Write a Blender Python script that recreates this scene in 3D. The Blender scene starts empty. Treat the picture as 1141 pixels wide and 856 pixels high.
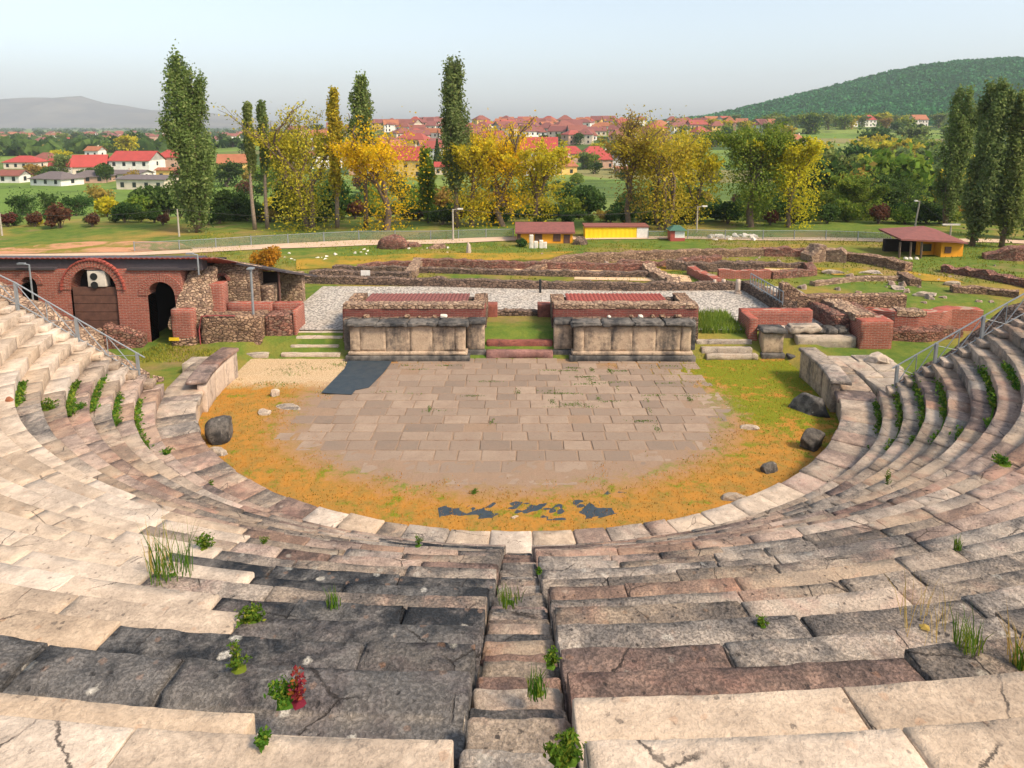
import bpy, bmesh, math, random
import numpy as np
from mathutils import Vector, Matrix, noise
random.seed(7)
RNG = np.random.default_rng(11)
C = bpy.context.scene.collection
sin, cos, tan, pi, rad = math.sin, math.cos, math.tan, math.pi, math.radians

# ------------------------------------------------------------------ survey
# camera constants recovered from the photograph (photo is 1141 x 856)
FPX, PITCH, CAMZ, PX0, PY0 = 780.0, rad(9), 13.05, 578.0, 263.5
CT, ST = cos(PITCH), sin(PITCH)
def G(px, py, z=0.0):
    """point of the level z seen at a photo pixel"""
    d = PITCH + math.atan((py - PY0) / FPX)
    Y = (CAMZ - z) / tan(d)
    return Vector(((px - PX0) / FPX * (Y * CT + (CAMZ - z) * ST), Y, z))
def W(px, py, Y):
    """point at distance Y seen at a photo pixel"""
    d = PITCH + math.atan((py - PY0) / FPX)
    z = CAMZ - Y * tan(d)
    return Vector(((px - PX0) / FPX * (Y * CT + (CAMZ - z) * ST), Y, z))
def P(x, y, z):
    dz = z - CAMZ
    dep = y * CT - dz * ST
    if dep < 0.3: return (1e5, 1e5, dep)
    return (PX0 + FPX * x / dep, PY0 - FPX * (y * ST + dz * CT) / dep, dep)

# ------------------------------------------------------------------ things
def link(o): C.objects.link(o); return o
def thing(name, label, cat, loc=(0, 0, 0), group=None):
    o = link(bpy.data.objects.new(name, None)); o.location = loc
    o.empty_display_size = 0.2
    o['label'] = label; o['category'] = cat
    if group: o['group'] = group
    return o
def tag(o, label, cat, group=None):
    o['label'] = label; o['category'] = cat
    if group: o['group'] = group
    return o
def rootloc(p):
    v = Vector((0, 0, 0))
    while p is not None:
        v += p.location; p = p.parent
    return v
def mobj(name, verts, faces, mats, parent=None, smooth=False, midx=None, local=False):
    me = bpy.data.meshes.new(name)
    me.from_pydata(verts, [], faces)
    for m in (mats if isinstance(mats, (list, tuple)) else [mats]): me.materials.append(m)
    if midx is not None: me.polygons.foreach_set('material_index', midx)
    if smooth: me.polygons.foreach_set('use_smooth', [True] * len(me.polygons))
    me.update()
    o = link(bpy.data.objects.new(name, me))
    if parent is not None:
        o.parent = parent
        if not local:
            o.matrix_parent_inverse = Matrix.Translation(-rootloc(parent))
    return o
def structure(o): o['kind'] = 'structure'; return o
def stuff(o): o['kind'] = 'stuff'; return o

class MB:
    def __init__(s): s.v = []; s.f = []; s.m = []
    def add(s, vs, fs, m=0):
        b = len(s.v); s.v += [tuple(v) for v in vs]
        s.f += [tuple(i + b for i in f) for f in fs]; s.m += [m] * len(fs)
    def box(s, x0, x1, y0, y1, z0, z1, m=0):
        vs = [(x, y, z) for z in (z0, z1) for y in (y0, y1) for x in (x0, x1)]
        s.add(vs, [(0, 2, 3, 1), (4, 5, 7, 6), (0, 1, 5, 4), (2, 6, 7, 3), (0, 4, 6, 2), (1, 3, 7, 5)], m)
    def prism(s, bottom, top, m=0):
        n = len(bottom); vs = list(bottom) + list(top)
        fs = [tuple(range(n))[::-1], tuple(range(n, 2 * n))] + [(i, (i + 1) % n, n + (i + 1) % n, n + i) for i in range(n)]
        s.add(vs, fs, m)
    def tube(s, pts, radii, n=8, m=0, caps=True):
        pts = [Vector(p) for p in pts]
        if not hasattr(radii, '__len__'): radii = [radii] * len(pts)
        ring = []
        for i, p in enumerate(pts):
            d = (pts[min(i + 1, len(pts) - 1)] - pts[max(i - 1, 0)]).normalized()
            a = Vector((0, 0, 1)) if abs(d.z) < 0.9 else Vector((1, 0, 0))
            u = d.cross(a).normalized(); w = d.cross(u)
            ring.append([p + (u * cos(2 * pi * k / n) + w * sin(2 * pi * k / n)) * radii[i] for k in range(n)])
        vs = [v for r in ring for v in r]; fs = []
        for i in range(len(pts) - 1):
            for k in range(n):
                fs.append((i * n + k, i * n + (k + 1) % n, (i + 1) * n + (k + 1) % n, (i + 1) * n + k))
        if caps: fs += [tuple(range(n))[::-1], tuple(range((len(pts) - 1) * n, len(pts) * n))]
        s.add(vs, fs, m)
    def build(s, name, mats, parent=None, smooth=False):
        return mobj(name, s.v, s.f, mats, parent, smooth, s.m)

def nz(x, y, z): return noise.noise(Vector((x, y, z)))

def rounded(L, D, H, b, seg, fn, amp=0.0, chip=0.0, freq=1.5, bottom=False):
    """stone block L x D x H with worn, rounded, chipped edges; fn maps its local metres into the world"""
    b = min(b, L * .3, D * .3, H * .3)
    def axis(T):
        n = max(1, int(round((T - 2 * b) / seg)))
        return [0.0, b * .45] + [b + (T - 2 * b) * i / n for i in range(n + 1)] + [T - b * .45, T]
    A, B, Cc = axis(L), axis(D), axis(H)
    na, nb, nc = len(A) - 1, len(B) - 1, len(Cc) - 1
    idx = {}; vs = []; fs = []
    def vert(i, j, k):
        key = (i, j, k)
        if key in idx: return idx[key]
        p = Vector((A[i], B[j], Cc[k]))
        q = Vector((min(max(p.x, b), L - b), min(max(p.y, b), D - b), min(max(p.z, b), H - b)))
        d = p - q; l = d.length
        if l > 1e-9: p = q + d * (b / l)
        dirn = d / l if l > 1e-9 else Vector((0, 0, 1))
        w = Vector(fn(p.x, p.y, p.z))
        if amp or chip:
            n1 = noise.noise(w * freq) + .5 * noise.noise(w * freq * 2.7 + Vector((9, 3, 1)))
            off = amp * n1
            ext = (i in (0, na)) + (j in (0, nb)) + (k in (0, nc))
            if l > b * 1.02 or ext > 1 or sum(abs(c) > .25 for c in dirn) > 1:
                off -= chip * max(0.0, noise.noise(w * freq * 1.9 + Vector((4, 7, 2))) + .1) * 1.6
            p = p + dirn * off
            w = Vector(fn(p.x, p.y, p.z))
        idx[key] = len(vs); vs.append(tuple(w)); return idx[key]
    for i in range(na):
        for j in range(nb):
            fs.append((vert(i, j, nc), vert(i + 1, j, nc), vert(i + 1, j + 1, nc), vert(i, j + 1, nc)))
            if bottom: fs.append((vert(i, j, 0), vert(i, j + 1, 0), vert(i + 1, j + 1, 0), vert(i + 1, j, 0)))
        for k in range(nc):
            fs.append((vert(i, 0, k), vert(i + 1, 0, k), vert(i + 1, 0, k + 1), vert(i, 0, k + 1)))
            fs.append((vert(i, nb, k), vert(i, nb, k + 1), vert(i + 1, nb, k + 1), vert(i + 1, nb, k)))
    for j in range(nb):
        for k in range(nc):
            fs.append((vert(0, j, k), vert(0, j, k + 1), vert(0, j + 1, k + 1), vert(0, j + 1, k)))
            fs.append((vert(na, j, k), vert(na, j + 1, k), vert(na, j + 1, k + 1), vert(na, j, k + 1)))
    return vs, fs
def rblock(name, x0, x1, y0, y1, z0, z1, mat, parent=None, b=.03, seg=.3, amp=.012, chip=.04, rot=0.0, bottom=False):
    cx, cy = (x0 + x1) / 2, (y0 + y1) / 2; c, s = cos(rot), sin(rot)
    def fn(u, v, w):
        dx, dy = x0 + u - cx, y0 + v - cy
        return (cx + dx * c - dy * s, cy + dx * s + dy * c, z0 + w)
    vs, fs = rounded(x1 - x0, y1 - y0, z1 - z0, b, seg, fn, amp, chip, bottom=bottom)
    return mobj(name, vs, fs, mat, parent, True)

# ------------------------------------------------------------------ materials
class NT:
    def __init__(s, name):
        s.mat = bpy.data.materials.new(name); s.mat.use_nodes = True
        s.t = s.mat.node_tree; s.t.nodes.clear()
        s.out = s.n('ShaderNodeOutputMaterial')
    def n(s, t, **kw):
        x = s.t.nodes.new(t)
        for k, v in kw.items(): setattr(x, k, v)
        return x
    def l(s, a, b): s.t.links.new(a, b)
    def setin(s, node, key, v):
        if hasattr(v, 'is_output') or isinstance(v, bpy.types.NodeSocket): s.l(v, node.inputs[key])
        else: node.inputs[key].default_value = v
    def math(s, op, a, b=0.0, clamp=False):
        x = s.n('ShaderNodeMath', operation=op, use_clamp=clamp); s.setin(x, 0, a); s.setin(x, 1, b); return x.outputs[0]
    def mix(s, f, a, b, mode='MIX'):
        x = s.n('ShaderNodeMix', data_type='RGBA', blend_type=mode)
        def col(v): return v if isinstance(v, bpy.types.NodeSocket) else (tuple(v) + (1,))[:4]
        s.setin(x, 0, f); s.setin(x, 6, col(a)); s.setin(x, 7, col(b)); return x.outputs[2]
    def noise(s, vec, scale, detail=4, rough=.55, dist=0.0):
        x = s.n('ShaderNodeTexNoise'); s.l(vec, x.inputs['Vector'])
        x.inputs['Scale'].default_value = scale; x.inputs['Detail'].default_value = detail
        x.inputs['Roughness'].default_value = rough; x.inputs['Distortion'].default_value = dist
        return x.outputs['Fac']
    def voro(s, vec, scale, feature='F1', out='Distance', rnd=1.0):
        x = s.n('ShaderNodeTexVoronoi', feature=feature); s.l(vec, x.inputs['Vector'])
        x.inputs['Scale'].default_value = scale; x.inputs['Randomness'].default_value = rnd
        return x.outputs[out]
    def ramp(s, f, a, b, lo=0.0, hi=1.0):
        x = s.n('ShaderNodeMapRange', clamp=True); s.setin(x, 0, f)
        for i, v in zip((1, 2, 3, 4), (a, b, lo, hi)): x.inputs[i].default_value = v
        return x.outputs[0]
    def coord(s, kind='Object', scale=None):
        x = s.n('ShaderNodeTexCoord').outputs[kind]
        if scale:
            m = s.n('ShaderNodeMapping'); s.l(x, m.inputs[0]); m.inputs['Scale'].default_value = scale; x = m.outputs[0]
        return x
    def bump(s, h, strength=.4, dist=.02, prev=None):
        x = s.n('ShaderNodeBump'); s.l(h, x.inputs['Height'])
        x.inputs['Strength'].default_value = strength; x.inputs['Distance'].default_value = dist
        if prev: s.l(prev, x.inputs['Normal'])
        return x.outputs[0]
    def done(s, col, rough=.85, normal=None, metal=0.0, spec=.3):
        b = s.n('ShaderNodeBsdfPrincipled'); s.setin(b, 'Base Color', col if isinstance(col, bpy.types.NodeSocket) else (tuple(col) + (1,))[:4])
        s.setin(b, 'Roughness', rough); b.inputs['Metallic'].default_value = metal
        b.inputs['Specular IOR Level'].default_value = spec
        if normal: s.l(normal, b.inputs['Normal'])
        s.l(b.outputs[0], s.out.inputs[0]); s.bsdf = b
        return s.mat

def stone(name, A, B, D, dark=.35, spot=(.42, .2, .1), spots=.25, pale=.2, bump=.6, pit=.5, mixw=.58):
    t = NT(name); v = t.coord()
    big = t.noise(v, .55, 5, .6); mid = t.noise(v, 3.3, 8, .68, .4); fine = t.noise(v, 26, 6, .7)
    rnd = t.n('ShaderNodeObjectInfo').outputs['Random']
    c = t.mix(t.ramp(mid, .36, .64), A, B)
    if mixw:
        w1 = t.noise(v, .62, 6, .7, .6); pal = t.mix(t.ramp(w1, .40, .50), (.40, .33, .27), (.56, .44, .335)); pal = t.mix(t.ramp(w1, .52, .62), pal, (.5, .30, .225))
        c = t.mix(mixw, c, pal)
    c = t.mix(t.math('MULTIPLY', t.ramp(fine, .45, .75), .5), c, D)
    m = t.math('MULTIPLY', t.ramp(t.math('ADD', t.math('MULTIPLY', big, .6), t.math('MULTIPLY', mid, .5)), .49, .63), dark * 1.5, True)
    c = t.mix(m, c, D)
    dist = t.noise(v, 6, 3)
    vv = t.n('ShaderNodeVectorMath', operation='ADD'); t.l(v, vv.inputs[0])
    sc = t.n('ShaderNodeVectorMath', operation='SCALE'); 
    cmb = t.n('ShaderNodeCombineXYZ'); t.l(dist, cmb.inputs[0]); t.l(fine, cmb.inputs[1])
    t.l(cmb.outputs[0], sc.inputs[0]); sc.inputs['Scale'].default_value = .12; t.l(sc.outputs[0], vv.inputs[1])
    sp = t.voro(vv.outputs[0], 4.2)
    c = t.mix(t.math('MULTIPLY', t.ramp(sp, .17, .12), spots), c, spot)
    sp2 = t.voro(vv.outputs[0], 2.3, rnd=.9)
    c = t.mix(t.math('MULTIPLY', t.ramp(sp2, .16, .10), pale), c, (.62, .58, .5))
    hv = t.n('ShaderNodeHueSaturation'); t.l(c, hv.inputs['Color'])
    t.l(t.ramp(rnd, 0, 1, .88, 1.11), hv.inputs['Value'])
    t.l(t.ramp(rnd, 1, 0, .75, 1.15), hv.inputs['Saturation'])
    c = hv.outputs[0]
    if mixw:
        pt = t.n('ShaderNodeNewGeometry').outputs['Pointiness']
        c = t.mix(t.math('MULTIPLY', t.ramp(pt, .505, .535), t.ramp(mid, .4, .55, .25, .85)), c, (.62, .53, .43))
    holes = t.n('ShaderNodeTexVoronoi'); t.l(vv.outputs[0], holes.inputs['Vector']); holes.inputs['Scale'].default_value = 13
    hs_ = t.n('ShaderNodeSeparateColor'); t.l(holes.outputs['Color'], hs_.inputs[0])
    hole = t.math('MULTIPLY', t.ramp(holes.outputs['Distance'], .34, .22), t.ramp(t.math('ADD', t.math('MULTIPLY', hs_.outputs[0], .6), mid), 1.02, 1.1))
    c = t.mix(t.math('MULTIPLY', hole, .35 + pit * .6), c, (.045, .042, .045))
    pits = t.ramp(t.noise(v, 30, 5, .7), .34, .52)
    pm = t.ramp(big, .38, .6, .1, 1.0)
    c = t.mix(t.math('MULTIPLY', t.math('MULTIPLY', t.math('SUBTRACT', 1.0, pits), pm), pit * .9), c, (.05, .048, .05))
    ck = t.voro(vv.outputs[0], .62, 'DISTANCE_TO_EDGE'); crack = t.math('MULTIPLY', t.ramp(ck, .0065, .002), t.ramp(t.noise(v, .8, 3), .50, .56))
    c = t.mix(t.math('MULTIPLY', crack, .85), c, (.05, .042, .04))
    h = t.math('ADD', t.math('MULTIPLY', mid, 1.6), t.math('ADD', t.math('MULTIPLY', fine, .5), t.math('MULTIPLY', t.math('SUBTRACT', pits, t.math('MULTIPLY', t.math('ADD', hole, crack), 2.2)), .35)))
    return t.done(c, .88, t.bump(h, bump, .05), spec=.2)

M = {}
M['white'] = stone('pale_limestone', (.68, .55, .43), (.58, .46, .355), (.33, .265, .21), .40, (.45, .22, .11), .25, .1, .5, .3, 0)
M['cream'] = stone('worn_cream_stone', (.58, .46, .355), (.49, .38, .29), (.24, .19, .155), .5, (.42, .22, .1), .2, .25, .7, .55)
M['grey'] = stone('grey_stone', (.47, .395, .325), (.37, .305, .25), (.13, .12, .118), .55, (.36, .2, .11), .25, .4, .9, .8)
M['pink'] = stone('pink_stone', (.57, .35, .265), (.47, .285, .215), (.2, .14, .12), .5, (.5, .3, .18), .2, .2, .8, .55)
M['purple'] = stone('purple_brown_stone', (.34, .205, .17), (.25, .155, .135), (.09, .07, .07), .5, (.36, .2, .13), .45, .4, .9, .6, .3)
M['dark'] = stone('blackened_stone', (.17, .172, .175), (.085, .095, .11), (.03, .036, .046), .75, (.30, .18, .12), .6, .85, 1.0, .5, .16)
def streaked(name, A, B, D, lo=.47, hi=.62):
    t = NT(name); v = t.coord(); vs = t.coord(scale=(.7, .7, .16))
    st = t.noise(vs, 1.5, 6, .65); mid = t.noise(v, 4, 8, .68); fine = t.noise(v, 24, 5, .7)
    c = t.mix(t.ramp(mid, .35, .65), A, B)
    m = t.ramp(t.math('ADD', t.math('MULTIPLY', st, .75), t.math('MULTIPLY', mid, .28)), lo, hi)
    c = t.mix(t.math('MULTIPLY', m, .9), c, D)
    c = t.mix(t.math('MULTIPLY', t.ramp(fine, .48, .72), .5), c, D)
    return t.done(c, .88, t.bump(t.math('ADD', mid, t.math('MULTIPLY', fine, .5)), .7, .06), spec=.2)
M['panel'] = streaked('stained_marble', (.56, .44, .32), (.45, .335, .245), (.085, .078, .075), .48, .63)
M['cornice'] = streaked('blackened_cornice', (.22, .2, .18), (.14, .13, .12), (.03, .033, .038), .42, .6)
M['wallpanel'] = streaked('pale_podium_panel', (.6, .49, .40), (.5, .4, .33), (.17, .14, .13), .54, .68)

def brick(name, A, B, mortar, sx=1.0, dirt=.4):
    t = NT(name); v = t.coord()
    sep = t.n('ShaderNodeSeparateXYZ'); t.l(v, sep.inputs[0])
    cm = t.n('ShaderNodeCombineXYZ'); t.l(t.math('ADD', sep.outputs[0], sep.outputs[1]), cm.inputs[0])
    wob = t.noise(v, 1.2, 3); t.l(t.math('ADD', sep.outputs[2], t.math('MULTIPLY', wob, .06)), cm.inputs[1])
    br = t.n('ShaderNodeTexBrick'); t.l(cm.outputs[0], br.inputs['Vector'])
    br.inputs['Color1'].default_value = A + (1,); br.inputs['Color2'].default_value = B + (1,); br.inputs['Mortar'].default_value = mortar + (1,)
    br.inputs['Scale'].default_value = 1.0; br.inputs['Mortar Size'].default_value = .018; br.inputs['Mortar Smooth'].default_value = .3
    br.inputs['Brick Width'].default_value = .36 * sx; br.inputs['Row Height'].default_value = .10; br.inputs['Bias'].default_value = -.1
    mid = t.noise(v, 2.2, 8, .7); fine = t.noise(v, 14, 6, .7)
    c = t.mix(t.math('MULTIPLY', t.ramp(mid, .5, .7), dirt), br.outputs[0], (.09, .06, .055))
    c = t.mix(t.math('MULTIPLY', t.ramp(fine, .55, .75), .5), c, (.5, .36, .28))
    c = t.mix(t.math('MULTIPLY', t.ramp(fine, .45, .3), .35), c, (.1, .05, .045))
    h = t.math('ADD', t.math('MULTIPLY', br.outputs['Fac'], -.7), fine)
    return t.done(c, .9, t.bump(h, .7, .03), spec=.15)
M['brick'] = brick('red_brick', (.38, .10, .07), (.27, .068, .052), (.36, .25, .2))
M['brickdark'] = brick('dark_red_brick', (.23, .058, .048), (.16, .043, .04), (.2, .12, .1), 1.3, .5)

def rubble(name, cols, mortar, scale=4.6, dark=.4):
    t = NT(name); v0 = t.coord(scale=(1, 1, 1.7))
    ns = t.n('ShaderNodeTexNoise'); t.l(v0, ns.inputs['Vector']); ns.inputs['Scale'].default_value = 2.5
    ad = t.n('ShaderNodeMix', data_type='VECTOR'); ad.inputs[0].default_value = .12
    t.l(v0, ad.inputs[4]); t.l(ns.outputs['Color'], ad.inputs[5]); v = ad.outputs[1]
    ed = t.voro(v, scale, 'DISTANCE_TO_EDGE'); vc = t.voro(v, scale, 'F1', 'Color')
    sp = t.n('ShaderNodeSeparateColor'); t.l(vc, sp.inputs[0])
    c = t.mix(t.ramp(sp.outputs[0], .2, .8), cols[0], cols[1])
    c = t.mix(t.ramp(sp.outputs[1], .55, .8), c, cols[2])
    mid = t.noise(v0, 1.3, 7, .7); fine = t.noise(v0, 16, 5, .7)
    c = t.mix(t.math('MULTIPLY', t.ramp(fine, .4, .7), .4), c, cols[2])
    c = t.mix(t.ramp(ed, .07, .02), c, mortar)
    c = t.mix(t.math('MULTIPLY', t.ramp(mid, .48, .64), dark), c, (.05, .042, .04))
    h = t.math('ADD', t.ramp(ed, 0, .16), t.math('MULTIPLY', fine, .3))
    return t.done(c, .92, t.bump(h, 1.0, .09), spec=.15)
M['rubble'] = rubble('rubble_masonry', ((.48, .32, .21), (.36, .235, .155), (.25, .155, .11)), (.15, .095, .075))
M['rubblepale'] = rubble('pale_rubble_masonry', ((.55, .4, .28), (.43, .29, .2), (.28, .19, .14)), (.3, .2, .15), 4.6, .25)
M['rubbledark'] = rubble('dark_rubble_masonry', ((.33, .225, .165), (.24, .165, .125), (.16, .115, .095)), (.07, .055, .05), 4.2, .5)
M['rubblered'] = rubble('reddish_rubble_masonry', ((.4, .19, .14), (.3, .2, .15), (.22, .1, .08)), (.16, .09, .075), 4.8, .35)

def plain(name, A, B=None, rough=.6, scale=6, metal=0.0, bump=.15, dirt=.25, spec=.4):
    B = B or tuple(c * .8 for c in A)
    t = NT(name); v = t.coord(); a = t.noise(v, scale, 6, .65); f = t.noise(v, scale * 9, 4, .6)
    c = t.mix(t.ramp(a, .35, .65), A, B)
    c = t.mix(t.math('MULTIPLY', t.ramp(f, .5, .75), dirt), c, tuple(x * .5 for x in A))
    return t.done(c, rough, t.bump(f, bump, .01), metal, spec)
M['steel'] = plain('galvanised_steel', (.30, .33, .36), (.24, .27, .30), .5, 5, .35)
M['pole'] = plain('weathered_pole', (.42, .38, .32), None, .8)
M['wire'] = plain('cable', (.05, .05, .05))
M['wood'] = plain('brown_boards', (.15, .075, .055), (.10, .05, .04), .75, 3, 0, .4, .5)
M['acwhite'] = plain('offwhite_metal', (.72, .66, .58), None, .5, 2)
M['black'] = plain('black_paint', (.02, .022, .025), None, .6)
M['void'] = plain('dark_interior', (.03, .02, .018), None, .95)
M['bluefloor'] = plain('blue_grey_floor', (.13, .18, .23), (.1, .15, .2), .7)
M['tile'] = plain('red_roof_tile', (.36, .085, .06), (.27, .06, .05), .75, 3, 0, .4, .45)
M['tiledark'] = plain('dull_roof_tile', (.24, .085, .075), (.17, .065, .06), .8, 3, 0, .4, .5)
M['roofgrey'] = plain('grey_roofing', (.16, .13, .13), (.12, .1, .1), .8, 2)
M['flashing_eaves_shade'] = plain('dark_flashing_eaves_shade', (.075, .065, .075), None, .5)  # darkened to paint in the shade below the eaves; flashing and annex roof share it
M['yellow'] = plain('yellow_painted_steel', (.85, .62, .02), (.8, .56, .015), .45, 1.2, 0, .1, .1)
M['orange'] = plain('orange_plaster', (.82, .36, .02), (.74, .3, .015), .7, 1.5, 0, .1, .12)
M['redpaint'] = plain('red_painted_wood', (.42, .09, .07), None, .6)
M['whitepaint'] = plain('white_paint', (.8, .78, .74), None, .5)
M['green'] = plain('green_roof_sheet', (.05, .14, .1), None, .6)
M['glass'] = plain('dark_window_glass', (.03, .035, .04), None, .15, 2, 0, 0, 0, .6)
M['marble'] = plain('white_marble_fragments', (.75, .7, .62), (.6, .55, .48), .7, 4)
M['redstep'] = stone('red_sandstone', (.36, .15, .12), (.29, .115, .095), (.12, .06, .055), .35, (.4, .2, .15), .1, .1, .5, .35, 0)
M['tarp'] = plain('dark_blue_sheeting', (.028, .046, .066), (.05, .064, .078), .6, 2.2, 0, .8, .35, .3)
M['rock'] = stone('dark_rock', (.22, .20, .18), (.13, .12, .112), (.025, .027, .03), .5, (.2, .14, .1), .2, .3, 1.0, .5, 0)
M['ochre'] = plain('yellow_sign', (.85, .6, .03))
M['hose'] = plain('red_pipe', (.3, .06, .06))
M['wallcream'] = plain('cream_render', (.72, .62, .5), None, .85, .6)
M['wallwhite'] = plain('white_render', (.8, .77, .72), None, .85, .6)
M['wallyellow'] = plain('yellow_render', (.75, .5, .16), None, .85, .6)
M['wallpink'] = plain('pinkish_render', (.6, .38, .28), None, .85, .6)
M['roofred'] = plain('bright_red_roof', (.40, .06, .05), (.32, .05, .042), .75, .5)
M['rooforange'] = plain('orange_red_roof', (.36, .135, .065), (.28, .10, .05), .75, .5)
M['roofdull'] = plain('brown_red_roof', (.25, .085, .065), (.19, .07, .055), .8, .5)

def leaf(name, cols, trans=.45):
    t = NT(name)
    geo = t.n('ShaderNodeNewGeometry'); r = geo.outputs['Random Per Island']
    c = t.mix(t.ramp(r, 0, .6), cols[0], cols[1]); c = t.mix(t.ramp(r, .6, 1.0), c, cols[2])
    v = t.coord(); a = t.noise(v, .35, 3)
    hv = t.n('ShaderNodeHueSaturation'); t.l(c, hv.inputs['Color']); t.l(t.ramp(a, .3, .7, .7, 1.3), hv.inputs['Value'])
    oi = t.n('ShaderNodeObjectInfo').outputs['Random']; t.l(t.ramp(oi, 0, 1, .485, .515), hv.inputs['Hue'])
    c = hv.outputs[0]
    d = t.n('ShaderNodeBsdfDiffuse'); t.l(c, d.inputs[0])
    tr = t.n('ShaderNodeBsdfTranslucent'); t.l(c, tr.inputs[0])
    mx = t.n('ShaderNodeMixShader'); mx.inputs[0].default_value = trans
    t.l(d.outputs[0], mx.inputs[1]); t.l(tr.outputs[0], mx.inputs[2]); t.l(mx.outputs[0], t.out.inputs[0])
    return t.mat
M['lpoplar'] = leaf('poplar_leaves', ((.14, .2, .055), (.2, .27, .08), (.31, .35, .13)))
M['lpoplardark'] = leaf('dark_poplar_leaves', ((.12, .18, .06), (.18, .245, .085), (.28, .33, .13)))
M['lyellow'] = leaf('yellow_green_leaves', ((.50, .42, .025), (.62, .50, .035), (.36, .38, .04)))
M['lgold'] = leaf('golden_leaves', ((.68, .35, .015), (.75, .46, .02), (.52, .37, .03)))
M['lolive'] = leaf('olive_leaves', ((.42, .36, .035), (.55, .45, .045), (.28, .31, .045)))
M['lgreen'] = leaf('green_leaves', ((.12, .2, .03), (.2, .28, .045), (.33, .37, .06)))
M['ldark'] = leaf('dark_green_leaves', ((.045, .095, .025), (.075, .135, .035), (.12, .19, .05)))
M['lhill'] = leaf('hill_wood_leaves', ((.03, .165, .058), (.05, .2, .066), (.075, .235, .075)), .2)
M['lhilldark'] = leaf('dark_hill_wood_leaves', ((.022, .13, .05), (.035, .16, .058), (.055, .19, .066)), .2)
M['lbrown'] = leaf('brown_twigs_and_buds', ((.34, .23, .06), (.42, .31, .07), (.27, .23, .05)))
M['lred'] = leaf('dark_red_leaves', ((.13, .05, .04), (.2, .08, .05), (.09, .045, .035)))
M['lorange'] = leaf('orange_bush_leaves', ((.45, .2, .02), (.55, .28, .03), (.3, .2, .03)))
M['lweed'] = leaf('weed_leaves', ((.06, .15, .02), (.11, .22, .03), (.26, .3, .04)))
M['lweedred'] = leaf('crimson_leaves', ((.22, .03, .045), (.32, .06, .05), (.38, .2, .03)))
M['lstraw'] = leaf('dry_grass_blades', ((.52, .32, .08), (.6, .42, .14), (.4, .27, .05)))
M['lorchdry'] = leaf('dry_turf_blades', ((.42, .2, .03), (.5, .26, .05), (.32, .18, .03)), .2)
M['lorchgreen'] = leaf('green_turf_blades', ((.15, .18, .025), (.23, .23, .035), (.32, .26, .04)), .2)
M['bark'] = plain('bark', (.19, .135, .10), (.12, .085, .065), .95, 5, 0, .6, .5)
M['barkpale'] = plain('pale_bark', (.33, .26, .2), (.2, .15, .12), .95, 5, 0, .6, .5)
# ------------------------------------------------------------------ terrain
def sm(a, b, x):
    t = min(max((x - a) / (b - a), 0.0), 1.0); return t * t * (3 - 2 * t)
YC, RP, RW = 34.2, 15.0, 16.46
NROW = 26
RR, ZZ = [0.0], [0.0]
for k in range(1, NROW + 2):
    if k <= 8: RR.append(16.46 + .70 * (k - 1)); ZZ.append(1.63 + .434 * (k - 1))
    else: RR.append(RR[8] + .75 * (k - 8)); ZZ.append(ZZ[8] + .382 * (k - 8))
def prof(r):
    if r < RP: return 0.0
    if r < RW: return 1.07
    for k in range(1, NROW + 1):
        if r < RR[k + 1]: return ZZ[k]
    return ZZ[NROW]
def plateau(x, y):
    z = 1.2 + .25 * sm(52, 66, y)
    z += .15 * sm(18, 45, x) * sm(44, 60, y) * (1 - sm(76, 110, y))
    z += .12 * nz(x * .12, y * .12, 1) * sm(52, 58, y)
    z -= 6.4 * sm(79, 150, y)
    z += 18.5 * sm(280, 640, y) * sm(-300, -70, x - (y - 600) * .1)
    z -= 1.5 * sm(300, 900, y)
    return z
def gz(x, y):
    r = math.hypot(x, y - YC)
    if y < 31:
        if r < 15.9: return -.06
        return prof(min(r, RR[NROW])) - 1.0
    if y < 38.4:
        if abs(x) < 15.6: return -.06
        return .5
    if x < -17.5: return .5 + (plateau(x, y) - .5) * max(sm(46, 49, y), sm(-18.6, -17.5, x) * sm(38.4, 39.6, y))
    if x > 17: return .5 + (plateau(x, y) - .5) * max(sm(44.9, 45.7, y), sm(18.2, 17, x) * sm(38.4, 39.6, y))
    return .5 + (plateau(x, y) - .5) * sm(38.4, 39.6, y)
def grow(a, b, s, f):
    out = [a]
    while out[-1] < b: out.append(out[-1] + s); s *= f
    out[-1] = b; return out
xs = [-v for v in grow(46, 6200, 1.6, 1.13)][::-1] + [i * 1.0 for i in range(-45, 46)] + grow(46, 6200, 1.6, 1.13)
ys = [-90, -60, -40, -25, -15] + [i * 1.0 for i in range(-8, 86)] + grow(86, 6700, 1.5, 1.08)
gv = [(x, y, gz(x, y)) for y in ys for x in xs]
nx = len(xs)
gf = [(j * nx + i, j * nx + i + 1, (j + 1) * nx + i + 1, (j + 1) * nx + i) for j in range(len(ys) - 1) for i in range(nx - 1)]

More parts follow.
